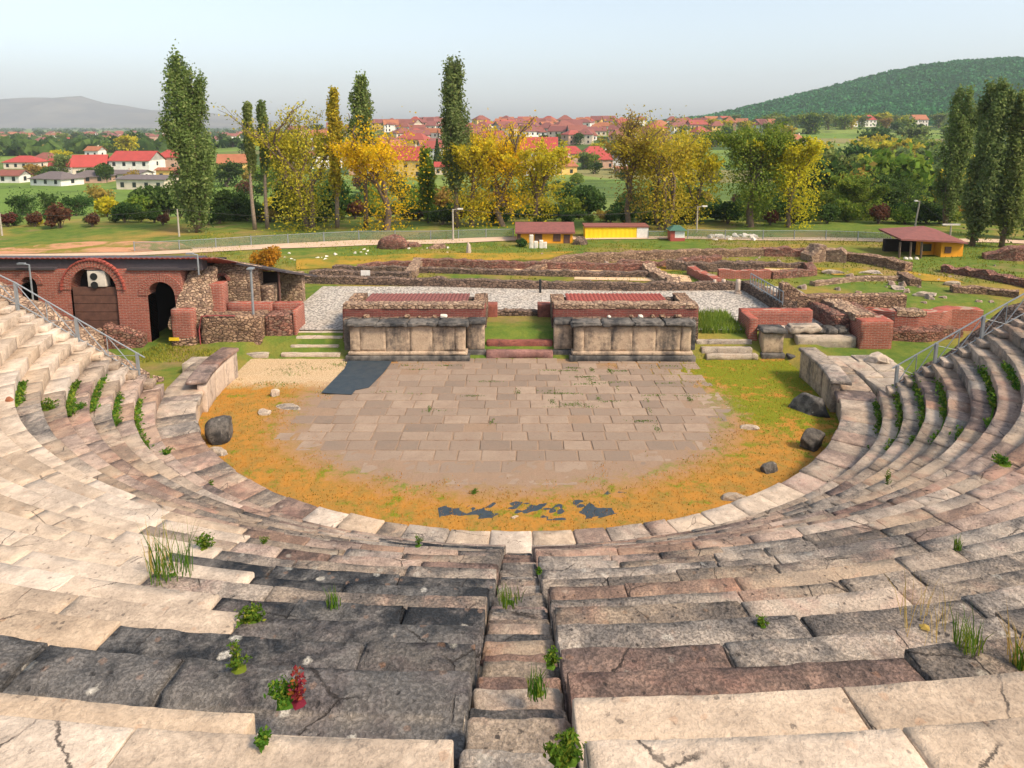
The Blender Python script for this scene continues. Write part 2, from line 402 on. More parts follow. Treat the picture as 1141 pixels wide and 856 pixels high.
t = NT('grass_and_fields'); v = t.coord()
sep = t.n('ShaderNodeSeparateXYZ'); t.l(v, sep.inputs[0])
n1 = t.noise(v, .11, 6, .65); n2 = t.noise(v, .9, 6, .7); n3 = t.noise(v, 9, 4, .7)
near = t.mix(t.ramp(n2, .38, .62), (.085, .15, .025), (.16, .2, .035))
near = t.mix(t.ramp(n1, .48, .64), near, (.34, .23, .06))
near = t.mix(t.ramp(t.noise(v, .23, 5, .6), .56, .68, 0, .7), near, (.30, .19, .10))
near = t.mix(t.math('MULTIPLY', t.ramp(n3, .45, .7), .4), near, (.07, .09, .02))
vf = t.coord(scale=(.010, .022, 0))
vc = t.voro(vf, 1.0, 'F1', 'Color'); sc = t.n('ShaderNodeSeparateColor'); t.l(vc, sc.inputs[0])
far = t.mix(t.ramp(sc.outputs[0], .2, .8), (.13, .21, .04), (.19, .25, .06))
far = t.mix(t.ramp(sc.outputs[1], .72, .85), far, (.22, .2, .085))
far = t.mix(t.ramp(sc.outputs[2], .7, .85), far, (.06, .1, .03))
nf = t.noise(v, .05, 8, .75)
far = t.mix(t.math('MULTIPLY', t.ramp(nf, .5, .62), .7), far, (.045, .075, .025))
col = t.mix(t.ramp(sep.outputs[1], 78, 110), near, far)
M['ground'] = t.done(col, .95, t.bump(t.math('ADD', n2, n3), .6, .12), spec=.1)
ground = structure(mobj('ground', gv, gf, M['ground'], smooth=True))

# distant mountain range on the left
def ridge(pxs, Y, depth, zb, name, mat, n2=10, rough=.06):
    verts = []; faces = []
    cols = []
    for i in range(len(pxs) - 1):
        for q in range(8):
            f = q / 8; cols.append((pxs[i][0] * (1 - f) + pxs[i + 1][0] * f, pxs[i][1] * (1 - f) + pxs[i + 1][1] * f))
    cols.append(pxs[-1])
    for (px, py) in cols:
        p = W(px, py, Y); h = p.z - zb
        for j in range(-n2, n2 + 1):
            u = j / n2; yy = Y + u * depth
            hh = max(0, 1 - abs(u) ** 1.25) 
            w = noise.fractal(Vector((p.x / (depth * .5), yy / (depth * .5), 3.3)), 1, 2, 5) * rough * h * (1 - hh * .75) * 3
            xx = p.x * (1 + .0 * u)
            verts.append((xx, yy, zb + max(0, h * hh + w * hh) - (2 if abs(j) == n2 else 0)))
    m = 2 * n2 + 1
    for i in range(len(cols) - 1):
        for j in range(m - 1):
            faces.append((i * m + j, (i + 1) * m + j, (i + 1) * m + j + 1, i * m + j + 1))
    return mobj(name, verts, faces, mat, smooth=True)
t = NT('mountain_slope'); v = t.coord(); a = t.noise(v, .004, 8, .7)
M['mountain'] = t.done(t.mix(t.ramp(a, .4, .6), (.10, .10, .10), (.16, .15, .13)), 1, spec=0)
structure(ridge([(-260, 125), (-160, 116), (-60, 113), (0, 110.5), (40, 108), (58, 109), (90, 106.5), (112, 114), (140, 117.5), (165, 122), (200, 124), (235, 126), (262, 130), (300, 134), (340, 140), (380, 146)], 5400, 1100, -8, 'mountains', M['mountain']))
# wooded hill on the right
t = NT('wooded_slope'); v = t.coord(); a = t.noise(v, .02, 6, .7); b = t.voro(v, .09)
c = t.mix(t.ramp(a, .35, .65), (.025, .1, .035), (.05, .15, .045))
c = t.mix(t.ramp(b, .55, .15, 0, .7), c, (.075, .14, .045))
M['hill'] = t.done(c, 1, t.bump(b, 1, 6), spec=0)
HPX = [(640, 150), (700, 142), (745, 137), (790, 132), (830, 123), (870, 113), (910, 103.5), (950, 93), (990, 83), (1030, 76), (1070, 71), (1110, 68.5), (1141, 67.5), (1220, 62), (1320, 66), (1450, 80), (1600, 110)]
HILLY, HILLD = 1350., 620.
hill = structure(ridge(HPX, HILLY, HILLD, 4, 'hill', M['hill'], 12, .03))

# ------------------------------------------------------------------ orchestra
def turf(x, y):
    return .025 * nz(x * .9, y * .9, 2) + .02 * nz(x * 3.1, y * 3.1, 5) + .012 * nz(x * 8, y * 8, 7)
ov = []; of = []; st = .17
nxo = int(31.4 / st); nyo = int(19.6 / st); keep = {}
for j in range(nyo + 1):
    for i in range(nxo + 1):
        x, y = -15.7 + i * st, 18.8 + j * st
        if math.hypot(x, min(y - YC, 0)) < 15.5: keep[(i, j)] = len(ov); ov.append((x, y, turf(x, y)))
for (i, j) in list(keep):
    q = [(i, j), (i + 1, j), (i + 1, j + 1), (i, j + 1)]
    if all(a in keep for a in q): of.append(tuple(keep[a] for a in q))
t = NT('orchestra_turf'); v = t.coord(); sep = t.n('ShaderNodeSeparateXYZ'); t.l(v, sep.inputs[0])
n1 = t.noise(v, .35, 6, .65); n2 = t.noise(v, 1.7, 7, .72); n3 = t.noise(v, 14, 5, .7)
c = t.mix(t.ramp(n2, .42, .58), (.40, .19, .038), (.27, .17, .045))
c = t.mix(t.math('MULTIPLY', t.ramp(n3, .48, .7), .35), c, (.44, .25, .08))
rightgreen = t.math('MULTIPLY', t.ramp(sep.outputs[0], 6, 11), t.ramp(sep.outputs[1], 26, 32))
gm = t.ramp(t.math('ADD', t.math('ADD', t.math('MULTIPLY', n2, .6), t.math('MULTIPLY', n1, .4)), t.math('MULTIPLY', rightgreen, .13)), .535, .60)
c = t.mix(gm, c, t.mix(t.ramp(n3, .35, .65), (.10, .14, .015), (.24, .235, .02)))
# bare earth round the worn paving
ex = t.math('POWER', t.math('DIVIDE', t.math('SUBTRACT', sep.outputs[0], -.5), 10.2), 2.0)
ey = t.math('POWER', t.math('DIVIDE', t.math('SUBTRACT', sep.outputs[1], 31), 7.6), 2.0)
el = t.math('ADD', t.math('SQRT', t.math('ADD', ex, ey)), t.math('MULTIPLY', t.math('SUBTRACT', n2, .5), .55))
c = t.mix(t.ramp(el, 1.1, .9, 0, .92), c, t.mix(n3, (.23, .165, .125), (.32, .235, .18)))
# pale sand at the upper left
sd = t.math('MULTIPLY', t.ramp(sep.outputs[0], -7.8, -9.2), t.ramp(t.math('ADD', sep.outputs[1], t.math('MULTIPLY', n2, 3)), 34.9, 36))
c = t.mix(t.math('MULTIPLY', sd, .9), c, t.mix(t.ramp(n3, .42, .58), (.62, .48, .33), (.38, .27, .15)))
M['orch'] = t.done(c, .97, t.bump(t.math('ADD', n2, t.math('MULTIPLY', n3, .6)), .8, .05), spec=.05)
structure(mobj('orchestra_ground', ov, of, M['orch'], smooth=True))

# paving slabs
t = NT('paving_slab_stone'); v = t.coord(); geo = t.n('ShaderNodeNewGeometry').outputs['Random Per Island']
n2 = t.noise(v, 1.1, 7, .7); n3 = t.noise(v, 12, 6, .7)
c = t.mix(t.ramp(geo, 0, 1), (.20, .158, .128), (.36, .275, .21))
sepY = t.n('ShaderNodeSeparateXYZ'); t.l(v, sepY.inputs[0])
c = t.mix(t.ramp(n2, .40, .66, 0, .8), c, (.255, .185, .142))
c = t.mix(t.math('MULTIPLY', t.ramp(t.math('ADD', sepY.outputs[1], t.math('MULTIPLY', n2, 8)), 31.2, 26.0), .6), c, t.mix(n3, (.22, .165, .128), (.31, .235, .182)))
c = t.mix(t.ramp(n3, .5, .75, 0, .6), c, (.17, .13, .11))
sep = t.n('ShaderNodeSeparateXYZ'); t.l(v, sep.inputs[0])
M['pave'] = t.done(c, .9, t.bump(n3, .5, .03), spec=.15)
pv, pf = [], []
y = 24.0; row = 0
while y < 37.4:
    d = random.uniform(.82, .98); x = -10.6 - random.uniform(0, 1.2)
    while x < 9.9:
        L = random.uniform(.85, 1.4); x1 = min(x + L, 9.9)
        cx, cy = (x + x1) / 2, y + d / 2
        left = -7.3 - max(0, (36.5 - cy)) * .36
        low = 24.0 + 3.4 * (abs(cx + .8) / 9.5) ** 2.2
        if cx > left and cy > low + .1 and x1 - x > .4 and not (random.random() < .045):
            sink = -.036 * (1 - sm(low, low + 2.6, cy)) - .03 * sm(7.5, 10, cx)
            z = .026 + sink + random.uniform(-.006, .006); b = len(pv); g = .03
            tx, ty = random.uniform(-.006, .006), random.uniform(-.006, .006)
            co = []
            for (ax, ay) in ((x + g, y + g), (x1 - g, y + g), (x1 - g, y + d - g), (x + g, y + d - g)):
                co.append((ax + random.uniform(-.02, .02), ay + random.uniform(-.02, .02)))
            for (ax, ay) in co: pv.append((ax, ay, -.08))
            for (ax, ay) in co: pv.append((ax, ay, z - .015 + tx * (ax - cx) + ty * (ay - cy)))
            for (ax, ay) in co: pv.append((ax + (cx - ax) * .03, ay + (cy - ay) * .04, z + tx * (ax - cx) + ty * (ay - cy)))
            for q in range(4):
                r = (q + 1) % 4
                pf.append((b + q, b + r, b + 4 + r, b + 4 + q)); pf.append((b + 4 + q, b + 4 + r, b + 8 + r, b + 8 + q))
            pf.append((b + 8, b + 9, b + 10, b + 11))
        x = x1
    y += d; row += 1
structure(mobj('orchestra_paving', pv, pf, M['pave']))

def sheet(name, label, cat, pts, z, th, mat, sub=.25):
    """flat cloth or membrane with a little thickness, edges as given"""
    bm = bmesh.new(); vs = [bm.verts.new((p[0], p[1], z)) for p in pts]
    bm.faces.new(vs)
    for ax in (0, 1):
        lo = min(p[ax] for p in pts); hi = max(p[ax] for p in pts); c = lo + sub
        while c < hi:
            no = (1, 0, 0) if ax == 0 else (0, 1, 0); co = (c, 0, 0) if ax == 0 else (0, c, 0)
            bmesh.ops.bisect_plane(bm, geom=bm.verts[:] + bm.edges[:] + bm.faces[:], plane_co=co, plane_no=no); c += sub
    for vv in bm.verts: vv.co.z += .012 * nz(vv.co.x * 1.3, vv.co.y * 1.3, 4) + .008 * nz(vv.co.x * 5, vv.co.y * 5, 4)
    r = bmesh.ops.extrude_face_region(bm, geom=bm.faces[:])
    for e in r['geom']:
        if isinstance(e, bmesh.types.BMVert): e.co.z += th
    bmesh.ops.recalc_face_normals(bm, faces=bm.faces[:])
    me = bpy.data.meshes.new(name); bm.to_mesh(me); bm.free(); me.materials.append(mat)
    o = link(bpy.data.objects.new(name, me)); return tag(o, label, cat)
sheet('ground_sheet', 'dark blue sheet spread flat on the paving below the left stage block', 'sheet',
      [G(*p) for p in ((388, 403), (437, 403.5), (428, 416), (411, 433), (396, 436), (392, 441), (372, 440), (358, 439), (372, 424), (384, 412))], .052, .012, M['tarp'])
sheet('ground_membrane', 'torn blackish membrane showing through the dry turf near the lowest seats', 'membrane',
      [G(*p) for p in ((488, 566), (510, 560), (540, 566), (556, 556), (600, 562), (640, 556), (664, 560), (678, 546), (698, 549), (696, 570), (668, 577), (620, 580), (575, 580), (545, 577), (512, 580), (490, 580))], -.012, .012, M['tarp'], .2)

# ------------------------------------------------------------------ cavea
def pol(r, ph, z): return (r * sin(ph), YC - r * cos(ph), z)
def kind(px, py, k, side):
    q = random.random()
    if k >= 19 and k <= 21: return 'white' if side > 0 or px < 480 else 'dark'
    if k > 21: return 'white' if q < .6 else 'cream'
    if side < 0:
        if k in (5, 6, 7, 8, 9) and py < 428: return 'white'
        lim = {7: 150, 8: 298, 9: 250}.get(k, 205 if py < 650 else 218 if py < 700 else 262)
        if k >= 7 and k != 18 and px < lim: return 'white'
        if k == 18: return 'dark' if (q < .9 or px < 130) else 'purple'
        if k <= 4 and py < 425: return 'cream' if q < .7 else 'grey'
        if py < 600 or (px < 330 and k < 7): return ('pink', 'purple', 'grey', 'cream')[0 if q < .42 else 1 if q < .54 else 2 if q < .74 else 3]
        if k >= 12: return 'dark' if q < .66 else 'purple' if q < .78 else 'grey'
        return 'grey' if q < .62 else 'pink' if q < .78 else 'purple' if q < .9 else 'dark'
    if py < 425 and px > 975: return 'cream' if q < .75 else 'grey'
    if py < 560: return 'pink' if q < .46 else 'cream' if q < .72 else 'grey' if q < .93 else 'purple'
    if k >= 14: return 'grey' if q < .62 else 'cream' if q < .72 else 'pink' if q < .86 else 'purple' if q < .985 else 'dark'
    return 'pink' if q < .38 else 'grey' if q < .74 else 'cream' if q < .88 else 'purple'
def polar_block(name, r0, r1, a0, a1, z0, z1, mat, parent, b=.03, amp=.012, chip=.04, seg=None, tilt=(0, 0), well=0):
    rm = (r0 + r1) / 2; L = (a1 - a0) * rm
    c = pol(rm, (a0 + a1) / 2, z1); dist = math.hypot(c[0], c[1], c[2] - CAMZ)
    seg = seg or min(max(dist * .013, .07), .45)
    def fn(u, v, w):
        if well and w > .3: w -= .045 * sm(.54 * well, .62 * well, v)
        return pol(r0 + v, a0 + u / rm, z0 + w + tilt[0] * (u - L / 2) + tilt[1] * (v - (r1 - r0) / 2))
    vs, fs = rounded(L, r1 - r0, z1 - z0, b, seg, fn, amp, chip, 1.4 if dist > 9 else 2.2)
    return mobj(name, vs, fs, mat, parent, True)

ORD = ['first', 'second', 'third', 'fourth', 'fifth', 'sixth', 'seventh', 'eighth', 'ninth', 'tenth', 'eleventh', 'twelfth', 'thirteenth',
       'fourteenth', 'fifteenth', 'sixteenth', 'seventeenth', 'eighteenth', 'nineteenth', 'twentieth', 'twenty-first', 'twenty-second',
       'twenty-third', 'twenty-fourth', 'twenty-fifth', 'twenty-sixth']
def look(k):
    if k <= 2: return 'low worn stone tier with weeds along its foot'
    if k <= 6: return 'curved tier of worn pink and grey seat blocks'
    if k <= 9: return 'curved tier, pale new stone left and pinkish blocks right'
    if k <= 17: return 'curved tier, pale on the left and blackened beside the stairway'
    if k == 18: return 'blackened tier just below the white foreground benches'
    if k == 19: return 'pale foreground bench tier with broken left end by the stairway'
    return 'pale bench tier at the bottom edge of the photo'
def seat_end(side): return 4.2 if side < 0 else 5.1
for k in range(1, NROW + 1):
    r0, z1 = RR[k], ZZ[k]; T = RR[k + 1] - r0; rise = z1 - (ZZ[k - 1] if k > 1 else 1.07)
    root = thing('seat_row', '%s, %s up from the orchestra' % (look(k), ORD[k - 1]), 'seat row', (0, YC - r0, z1 - rise), 'curved stone seat rows of the theatre')
    for side in (-1, 1):
        pe = math.acos(min(1, seat_end(side) / r0)); half = .33 if k < 13 else .38
        a = half / r0 + random.uniform(0, .03) / r0; first = True; prevk = None
        while a < pe - .02:
            L = random.choice((1.1, 1.5, 1.9, 2.4, 2.9) if k > 10 else (1.0, 1.3, 1.6, 1.9)) * random.uniform(.85, 1.1)
            mid = pol(r0, side * (a + L / 2 / r0), z1); q = P(*mid); kd = kind(q[0], q[1], k, side)
            if prevk not in (None, 'white') and kd != 'white' and random.random() < .45 and not (k == 18 and side < 0): kd = prevk
            prevk = kd
            if kd == 'white': L = 2.05 if k >= 8 else 1.6
            if k == 19 and side < 0 and first: L = 1.5
            b1 = min(a + L / r0, pe)
            if pe - b1 < .5 / r0: b1 = pe
            vis = q[2] > .3 and -420 < q[0] < 1560 and q[1] < 1300
            if vis:
                near_c = abs(mid[0]) < 9 and k > 6
                w = 0.0 if kd == 'white' else 1.0
                dz = random.uniform(-.014, .008) * w; dr = random.uniform(-.012, .02) * w
                if kd in ('dark', 'grey', 'purple') and near_c: dz -= random.uniform(0, .025); dr += random.uniform(-.03, .04)
                if k == 19 and side < 0: dr += .15 + (.1 if first else 0); dz -= .05 + (.06 if first else 0)
                g = (.05 if k == 19 and side < 0 and first else .005) if kd == 'white' else random.uniform(.002, .009)
                aa, bb = side * (a + g / r0), side * (b1 - g / r0)
                if aa > bb: aa, bb = bb, aa
                rough = .6 if kd == 'white' else 1.5 if kd in ('cream', 'pink') else 2.6
                tl = (random.uniform(-.007, .007) * w, random.uniform(-.02, .02) * w)
                polar_block('seat_block', r0 + dr, r0 + T + .12, aa, bb, z1 - rise - .22, z1 + dz, M[kd], root,
                            (.016 if kd == 'white' else .024), .008 * rough, .034 * rough, None, tl, T)
            a = b1; first = False
        # half-height step beside the handrail
        if k >= 2 and k < 14:
            rs = r0 - .36; w = .78 / r0; am = side * pe; an = side * (pe - w)
            aa, bb = min(am, an), max(am, an)
            q = P(*pol(rs, side * pe, z1))
            if -300 < q[0] < 1450 and q[2] > 1:
                polar_block('end_step', rs, r0 + .05, aa, bb, ZZ[k - 1] - .02, ZZ[k - 1] + (z1 - ZZ[k - 1]) * .52, M['white' if (side < 0 and k > 4) else 'cream'], root, .015, .006, .01)
# central stairway
stair = thing('stairway', 'narrow worn stone stairway dividing the seat tiers down to the orchestra', 'stairway', (0, YC - RW, 1.07))
for k in range(1, NROW - 1):
    r0 = RR[k]; T = RR[k + 1] - r0; half = .34 if k < 13 else .39
    z1 = ZZ[k]; zp = ZZ[k - 1] if k > 1 else 1.07
    for h in (0, 1):
        ra = r0 + T * .5 * h - .02; zt = zp + (z1 - zp) * (.64 if h == 0 else 1.0) - (.02 if k < 14 else .035) - random.uniform(0, .03)
        kd = random.choice(('grey', 'grey', 'cream', 'purple', 'dark') if k < 19 else ('grey', 'purple', 'dark', 'grey'))
        polar_block('step', ra, ra + T * .5 + .1, -half / r0, half / r0, zt - .45, zt, M[kd], stair, .05, .022, .06, None, (random.uniform(-.03, .03), random.uniform(-.04, .02)))

# walkway round the orchestra and its podium wall
walk = thing('orchestra_walkway', 'broad ring of worn stone slabs between the orchestra and the first seats', 'walkway', (0, YC - RP, .8))
def slabkind(px, py):
    if 505 < px < 645 and py > 570: return 'white'
    if 330 < px < 425 and py > 545: return 'white'
    if 745 < px < 872 and py > 545: return 'white'
    q = random.random()
    if py < 470 and px < 260: return 'cream' if q < .8 else 'grey'
    return 'pink' if q < .4 else 'cream' if q < .6 else 'grey' if q < .9 else 'purple'
a = -rad(93)
while a < rad(92):
    c = pol(RP + .3, a + .04, 1.07); q = P(*c); kd = slabkind(q[0], q[1])
    L = random.uniform(.75, 1.35) if kd != 'white' else 1.25
    b1 = min(a + L / 15.2, rad(93)); g = .006
    dz = random.uniform(-.03, .03); rw = RW + .15
    polar_block('slab', RP - .08 + random.uniform(-.05, .05), rw, a + g / 15, b1 - g / 15, .82, 1.07 + dz, M[kd], walk, .045, .016, .05, None, (random.uniform(-.02, .02), random.uniform(-.015, .015)))
    a = b1
for (sd_, xa, xb, ya, yb, kk) in ((1, 15.15, 19.4, 33.6, 35.6, ('cream', 'grey', 'pink')), (1, 16.7, 19.0, 30.2, 33.55, ('grey', 'cream', 'pink')), (-1, -17.2, -15.1, 34.2, 35.4, ('white', 'cream'))):
    y = ya
    while y < yb - .1:
        d_ = min(random.uniform(.8, 1.2), yb - y); x = xa
        while x < xb - .1:
            l_ = min(random.uniform(.9, 1.7), xb - x); rblock('slab', x + .01, x + l_ - .01, y + .01, y + d_ - .01, .2, 1.06 + random.uniform(-.04, .03), M[random.choice(kk)], walk, .04, .3); x += l_
        y += d_
pod = thing('podium_wall', 'curved upright stone facing that closes the orchestra under the walkway slabs', 'podium wall', (0, YC - RP, 0))
a = -rad(80)
while a < rad(80):
    L = random.uniform(1.3, 2.0); b1 = min(a + L / 15, rad(80))
    polar_block('orthostat', RP + .02, RP + .35, a + .0006, b1 - .0006, -.1, .88, M[random.choice(('panel', 'wallpanel', 'panel'))], pod, .03, .01, .03, .3)
    a = b1
for side, nm, lab in ((-1, 'wallpanel', 'pale upright slab wall with dark coping at the left end of the orchestra rim'),
                      (1, 'panel', 'dark stained upright slab wall with coping at the right end of the orchestra rim')):
    root = thing('parapet_wall', lab, 'parapet wall', (side * 15, YC, 0))
    for (d0, d1) in ((76, 82.6), (83.2, 87.8), (88, 94)):
        aa, bb = sorted((side * rad(d0), side * rad(d1)))
        polar_block('panel', RP - .22, RP + .16, aa, bb, -.08, 1.36, M[nm], root, .025, .008, .03, .3)
    for (d0, d1) in ((75.6, 84.5), (84.6, 94.4)):
        aa, bb = sorted((side * rad(d0), side * rad(d1)))
        polar_block('coping', RP - .3, RP + .62, aa, bb, 1.365, 1.56, M['grey' if side > 0 else 'purple'], root, .04, .015, .05, .3)

# ------------------------------------------------------------------ masonry walls
def wallpath(name, label, cat, pts, h, th, mat, rag=.12, seg=.4, group=None, zb=None, parent=None, batter=0.0, one=True):
    """irregular masonry wall along a polyline; h a number or one height per point"""
    hs = h if hasattr(h, '__len__') else [h] * len(pts)
    S = []
    for i in range(len(pts) - 1):
        a, b = Vector(pts[i][:2]), Vector(pts[i + 1][:2]); n = max(1, int((b - a).length / seg))
        for q in range(n + (i == len(pts) - 2)):
            f = q / n; S.append((a.lerp(b, f), hs[i] * (1 - f) + hs[i + 1] * f, (b - a).normalized()))
    vs = []; fs = []; nl = 3
    for (p, hh, d) in S:
        nn = Vector((-d.y, d.x)); z0 = (gz(p.x, p.y) if zb is None else zb) - .15
        top = z0 + .15 + hh + rag * (nz(p.x * .9, p.y * .9, 3) + .7 * nz(p.x * 2.9, p.y * 2.9, 8))
        ring = []
        for s, lev in [(-1, l / nl) for l in range(nl + 1)] + [(-.4, 1.03), (.4, 1.03)] + [(1, 1 - l / nl) for l in range(nl + 1)]:
            off = s * th / 2 * (1 + batter * (1 - min(lev, 1)))
            z = z0 + (top - z0) * lev
            w = .05 * nz(p.x * 2 + s, p.y * 2, z * 2) + (rag * .35 * nz(p.x * 4, p.y * 4, s * 3) if lev >= 1 else 0)
            q2 = p + nn * (off + w)
            ring.append((q2.x, q2.y, z + (rag * .5 * nz(p.x * 5, p.y * 5, s * 2 + 1) if lev >= 1 else 0)))
        vs += ring
    m = 2 * (nl + 1) + 2
    for i in range(len(S) - 1):
        for j in range(m - 1): fs.append((i * m + j, i * m + j + 1, (i + 1) * m + j + 1, (i + 1) * m + j))
    fs.append(tuple(range(m))[::-1]); fs.append(tuple(range((len(S) - 1) * m, len(S) * m)))
    o = mobj(name, vs, fs, mat, parent)
    if parent is None: tag(o, label, cat, group)
    return o
def wp(*a): return [G(*p) for p in a]

# rubble retaining walls behind the row ends
for side, lab, mt in ((-1, 'sloping rubble retaining wall of loose stones behind the left handrail', 'rubblepale'),
                      (1, 'sloping dark rubble retaining wall behind the right handrail', 'rubbledark')):
    ks = [2, 4, 6, 8, 10, 12, 15, 18]; ye = YC - seat_end(side) + .75
    wallpath('retaining_wall', lab, 'retaining wall', [(side * (RR[k] + .1 + (.2 if k > 2 else 0)), ye) for k in ks], [ZZ[k] + (-.45 if k < 6 else -.1 if k < 8 else .2) for k in ks], 1.2, M[mt], .22, .35, None, 0.0)

# handrails
for side, lab in ((-1, 'grey steel handrail with diagonal braces down the left end of the seats'),
                  (1, 'grey steel handrail with diagonal braces down the right end of the seats')):
    ye = YC - seat_end(side) - .12
    if side < 0: posts = [(16.95, 1.75), (19.5, 3.35), (22.0, 4.95), (24.6, 6.3), (27.2, 7.6)]
    else: posts = [(16.35, 1.5), (17.95, 2.5), (19.85, 3.7), (21.75, 4.85), (24.2, 6.1)]
    root = thing('handrail', lab, 'handrail', (side * posts[0][0], ye, posts[0][1]))
    tops = []
    for (x, z) in posts:
        m = MB(); X = side * x
        m.box(X - .055, X + .055, ye - .055, ye + .055, z - .15, z + 1.32); m.build('post', M['steel'], root)
        tops.append(Vector((X, ye, z + 1.32)))
    st0 = tops[0] + (tops[0] - tops[1]) * .13
    m = MB(); m.tube([st0] + tops, .032, 8); m.build('top_rail', M['steel'], root)
    low = [Vector((q.x, q.y, q.z - .92)) for q in tops]
    m = MB(); m.tube(low, .026, 8); m.build('bottom_rail', M['steel'], root)
    for i in range(len(tops) - 1):
        mt_, ml = tops[i].lerp(tops[i + 1], .5), low[i].lerp(low[i + 1], .5)
        for (a, b) in ((mt_, ml), (tops[i + 1], ml), (low[i], mt_)):
            m = MB(); m.tube([a, b], .02, 6); m.build('brace', M['steel'], root)
        m = MB(); m.tube([tops[i].lerp(low[i], .12), ml], .014, 6); m.build('tie', M['steel'], root)

# ------------------------------------------------------------------ rocks
def rock(name, label, px, py, w, h, d, mat, z=0.0, rot=0.0, flat=.2, seed=0, z_off=0.0):
    c = G(px, py, z); bm = bmesh.new(); bmesh.ops.create_icosphere(bm, subdivisions=4, radius=1)
    rg = random.Random(seed * 7 + 3)
    pl = [(Vector((rg.gauss(0, 1), rg.gauss(0, 1), rg.gauss(0, .7))).normalized(), rg.uniform(.5, .8)) for _ in range(13)]
    for v in bm.verts:
        for (n, dd) in pl:
            e = v.co.dot(n) - dd
            if e > 0: v.co -= n * e
        v.co += v.co.normalized() * (.07 * nz(v.co.x * 2.2 + seed, v.co.y * 2.2, v.co.z * 2.2) + .03 * nz(v.co.x * 7 + seed, v.co.y * 7, v.co.z * 7))
        if v.co.z < -flat: v.co.z = -flat - (v.co.z + flat) * -.05
        x, y = v.co.x * w * .62, v.co.y * d * .62
        v.co = Vector((x * cos(rot) - y * sin(rot), x * sin(rot) + y * cos(rot), (v.co.z + flat) * h / (.85 + flat) - .03))
    me = bpy.data.meshes.new(name); bm.to_mesh(me); bm.free(); me.materials.append(mat)
    me.polygons.foreach_set('use_smooth', [True] * len(me.polygons))
    o = link(bpy.data.objects.new(name, me)); o.location = (c.x, c.y, z + z_off); return tag(o, label, 'rock')
rock('boulder', 'large angular grey boulder on the dry turf beside the left rim of the orchestra', 247, 489, 1.25, .95, 1.0, M['rock'], rot=.3, seed=1)
rock('stone_fragment', 'small pale flat stone lying on orange turf near the boulder', 295, 460, .75, .18, .5, M['cream'], seed=2)
rock('stone_fragment', 'small pale squarish stone on the turf below the sandy patch', 306, 441, .52, .32, .4, M['cream'], seed=3, rot=.4)
rock('stone_slab', 'dark thin slab lying flat on the turf right of two pale stones', 322, 454, 1.15, .1, .7, M['grey'], seed=4, rot=-.2)
rock('stone_fragment', 'grey wedge of stone against the foot of the left rim', 243, 506, .85, .3, .5, M['grey'], seed=5)
rock('boulder', 'dark rounded boulder near the right rim of the orchestra', 903, 498, 1.15, .75, .9, M['rock'], seed=6)
rock('boulder', 'long dark block leaning at the foot of the right parapet wall', 900, 458, 2.1, .75, .8, M['rock'], seed=7, rot=-.75)
rock('stone_fragment', 'small dark stone on the orange turf below the dark boulder', 858, 525, .72, .34, .4, M['rock'], seed=8, rot=.3)
rock('stone_slab', 'pale flat weathered stone on the right side of the paving', 836, 477, .75, .14, .6, M['cream'], seed=9)
rock('stone_slab', 'grey flat slab half sunk in turf close to the right lowest seats', 822, 556, .95, .2, .55, M['grey'], seed=10)
rock('stone_fragment', 'tiny tan stone lying on the torn membrane', 573, 577, .3, .12, .16, M['cream'], seed=11, rot=.4)
_o = rock('brick_fragment', 'orange brick fragment lying on the pale seats at the left edge', 11, 446, .3, .16, .2, M['rooforange'], z=ZZ[7], seed=12)
rock('stone_fragment', 'pale broken stone lying on the walkway end left of the parapet', 176, 424, .5, .3, .4, M['rubblepale'], z=1.07, seed=13)
rock('boulder', 'large pale boulder at the right end of the walkway under the handrail', 977, 404, 1.2, .6, .8, M['cream'], z=1.0, seed=14)
# ------------------------------------------------------------------ stage front
def bx(name, x0, x1, y0, y1, z0, z1, mat, parent, **kw): return rblock(name, x0, x1, y0, y1, z0, z1, mat, parent, **kw)
def xat(px, Y, z): return (px - PX0) / FPX * (Y * CT + (CAMZ - z) * ST)
def tiles(name, x0, x1, y0, y1, z0, z1, mat, parent, pitch=.24, th=.05):
    """corrugated tile sheet rising from y0 (z0) to y1 (z1); ribs run along y"""
    n = max(4, int((x1 - x0) / pitch * 6)); rows = max(2, int(abs(y1 - y0) / .4)); vs = []; fs = []
    for j in range(rows + 1):
        f = j / rows
        for lip in ((0,) if j in (0,) else (1,) if j == rows else (1, 0)):
            for i in range(n + 1):
                x = x0 + (x1 - x0) * i / n
                h = .055 * abs(math.sin(pi * (x - x0) / pitch)) + (.018 if lip == 0 else -.0) + .012 * nz(x * 3, j, 2)
                vs.append((x, y0 + (y1 - y0) * f, z0 + (z1 - z0) * f + h))
    R = len(vs) // (n + 1)
    for j in range(R - 1):
        for i in range(n): fs.append((j * (n + 1) + i, j * (n + 1) + i + 1, (j + 1) * (n + 1) + i + 1, (j + 1) * (n + 1) + i))
    b = len(vs)
    vs += [(x, y, z - th) for (x, y, z) in vs]
    fs += [(f[3] + b, f[2] + b, f[1] + b, f[0] + b) for f in fs]
    for i in range(n): fs.append((i + b, i + 1 + b, i + 1, i))
    return mobj(name, vs, fs, mat, parent)
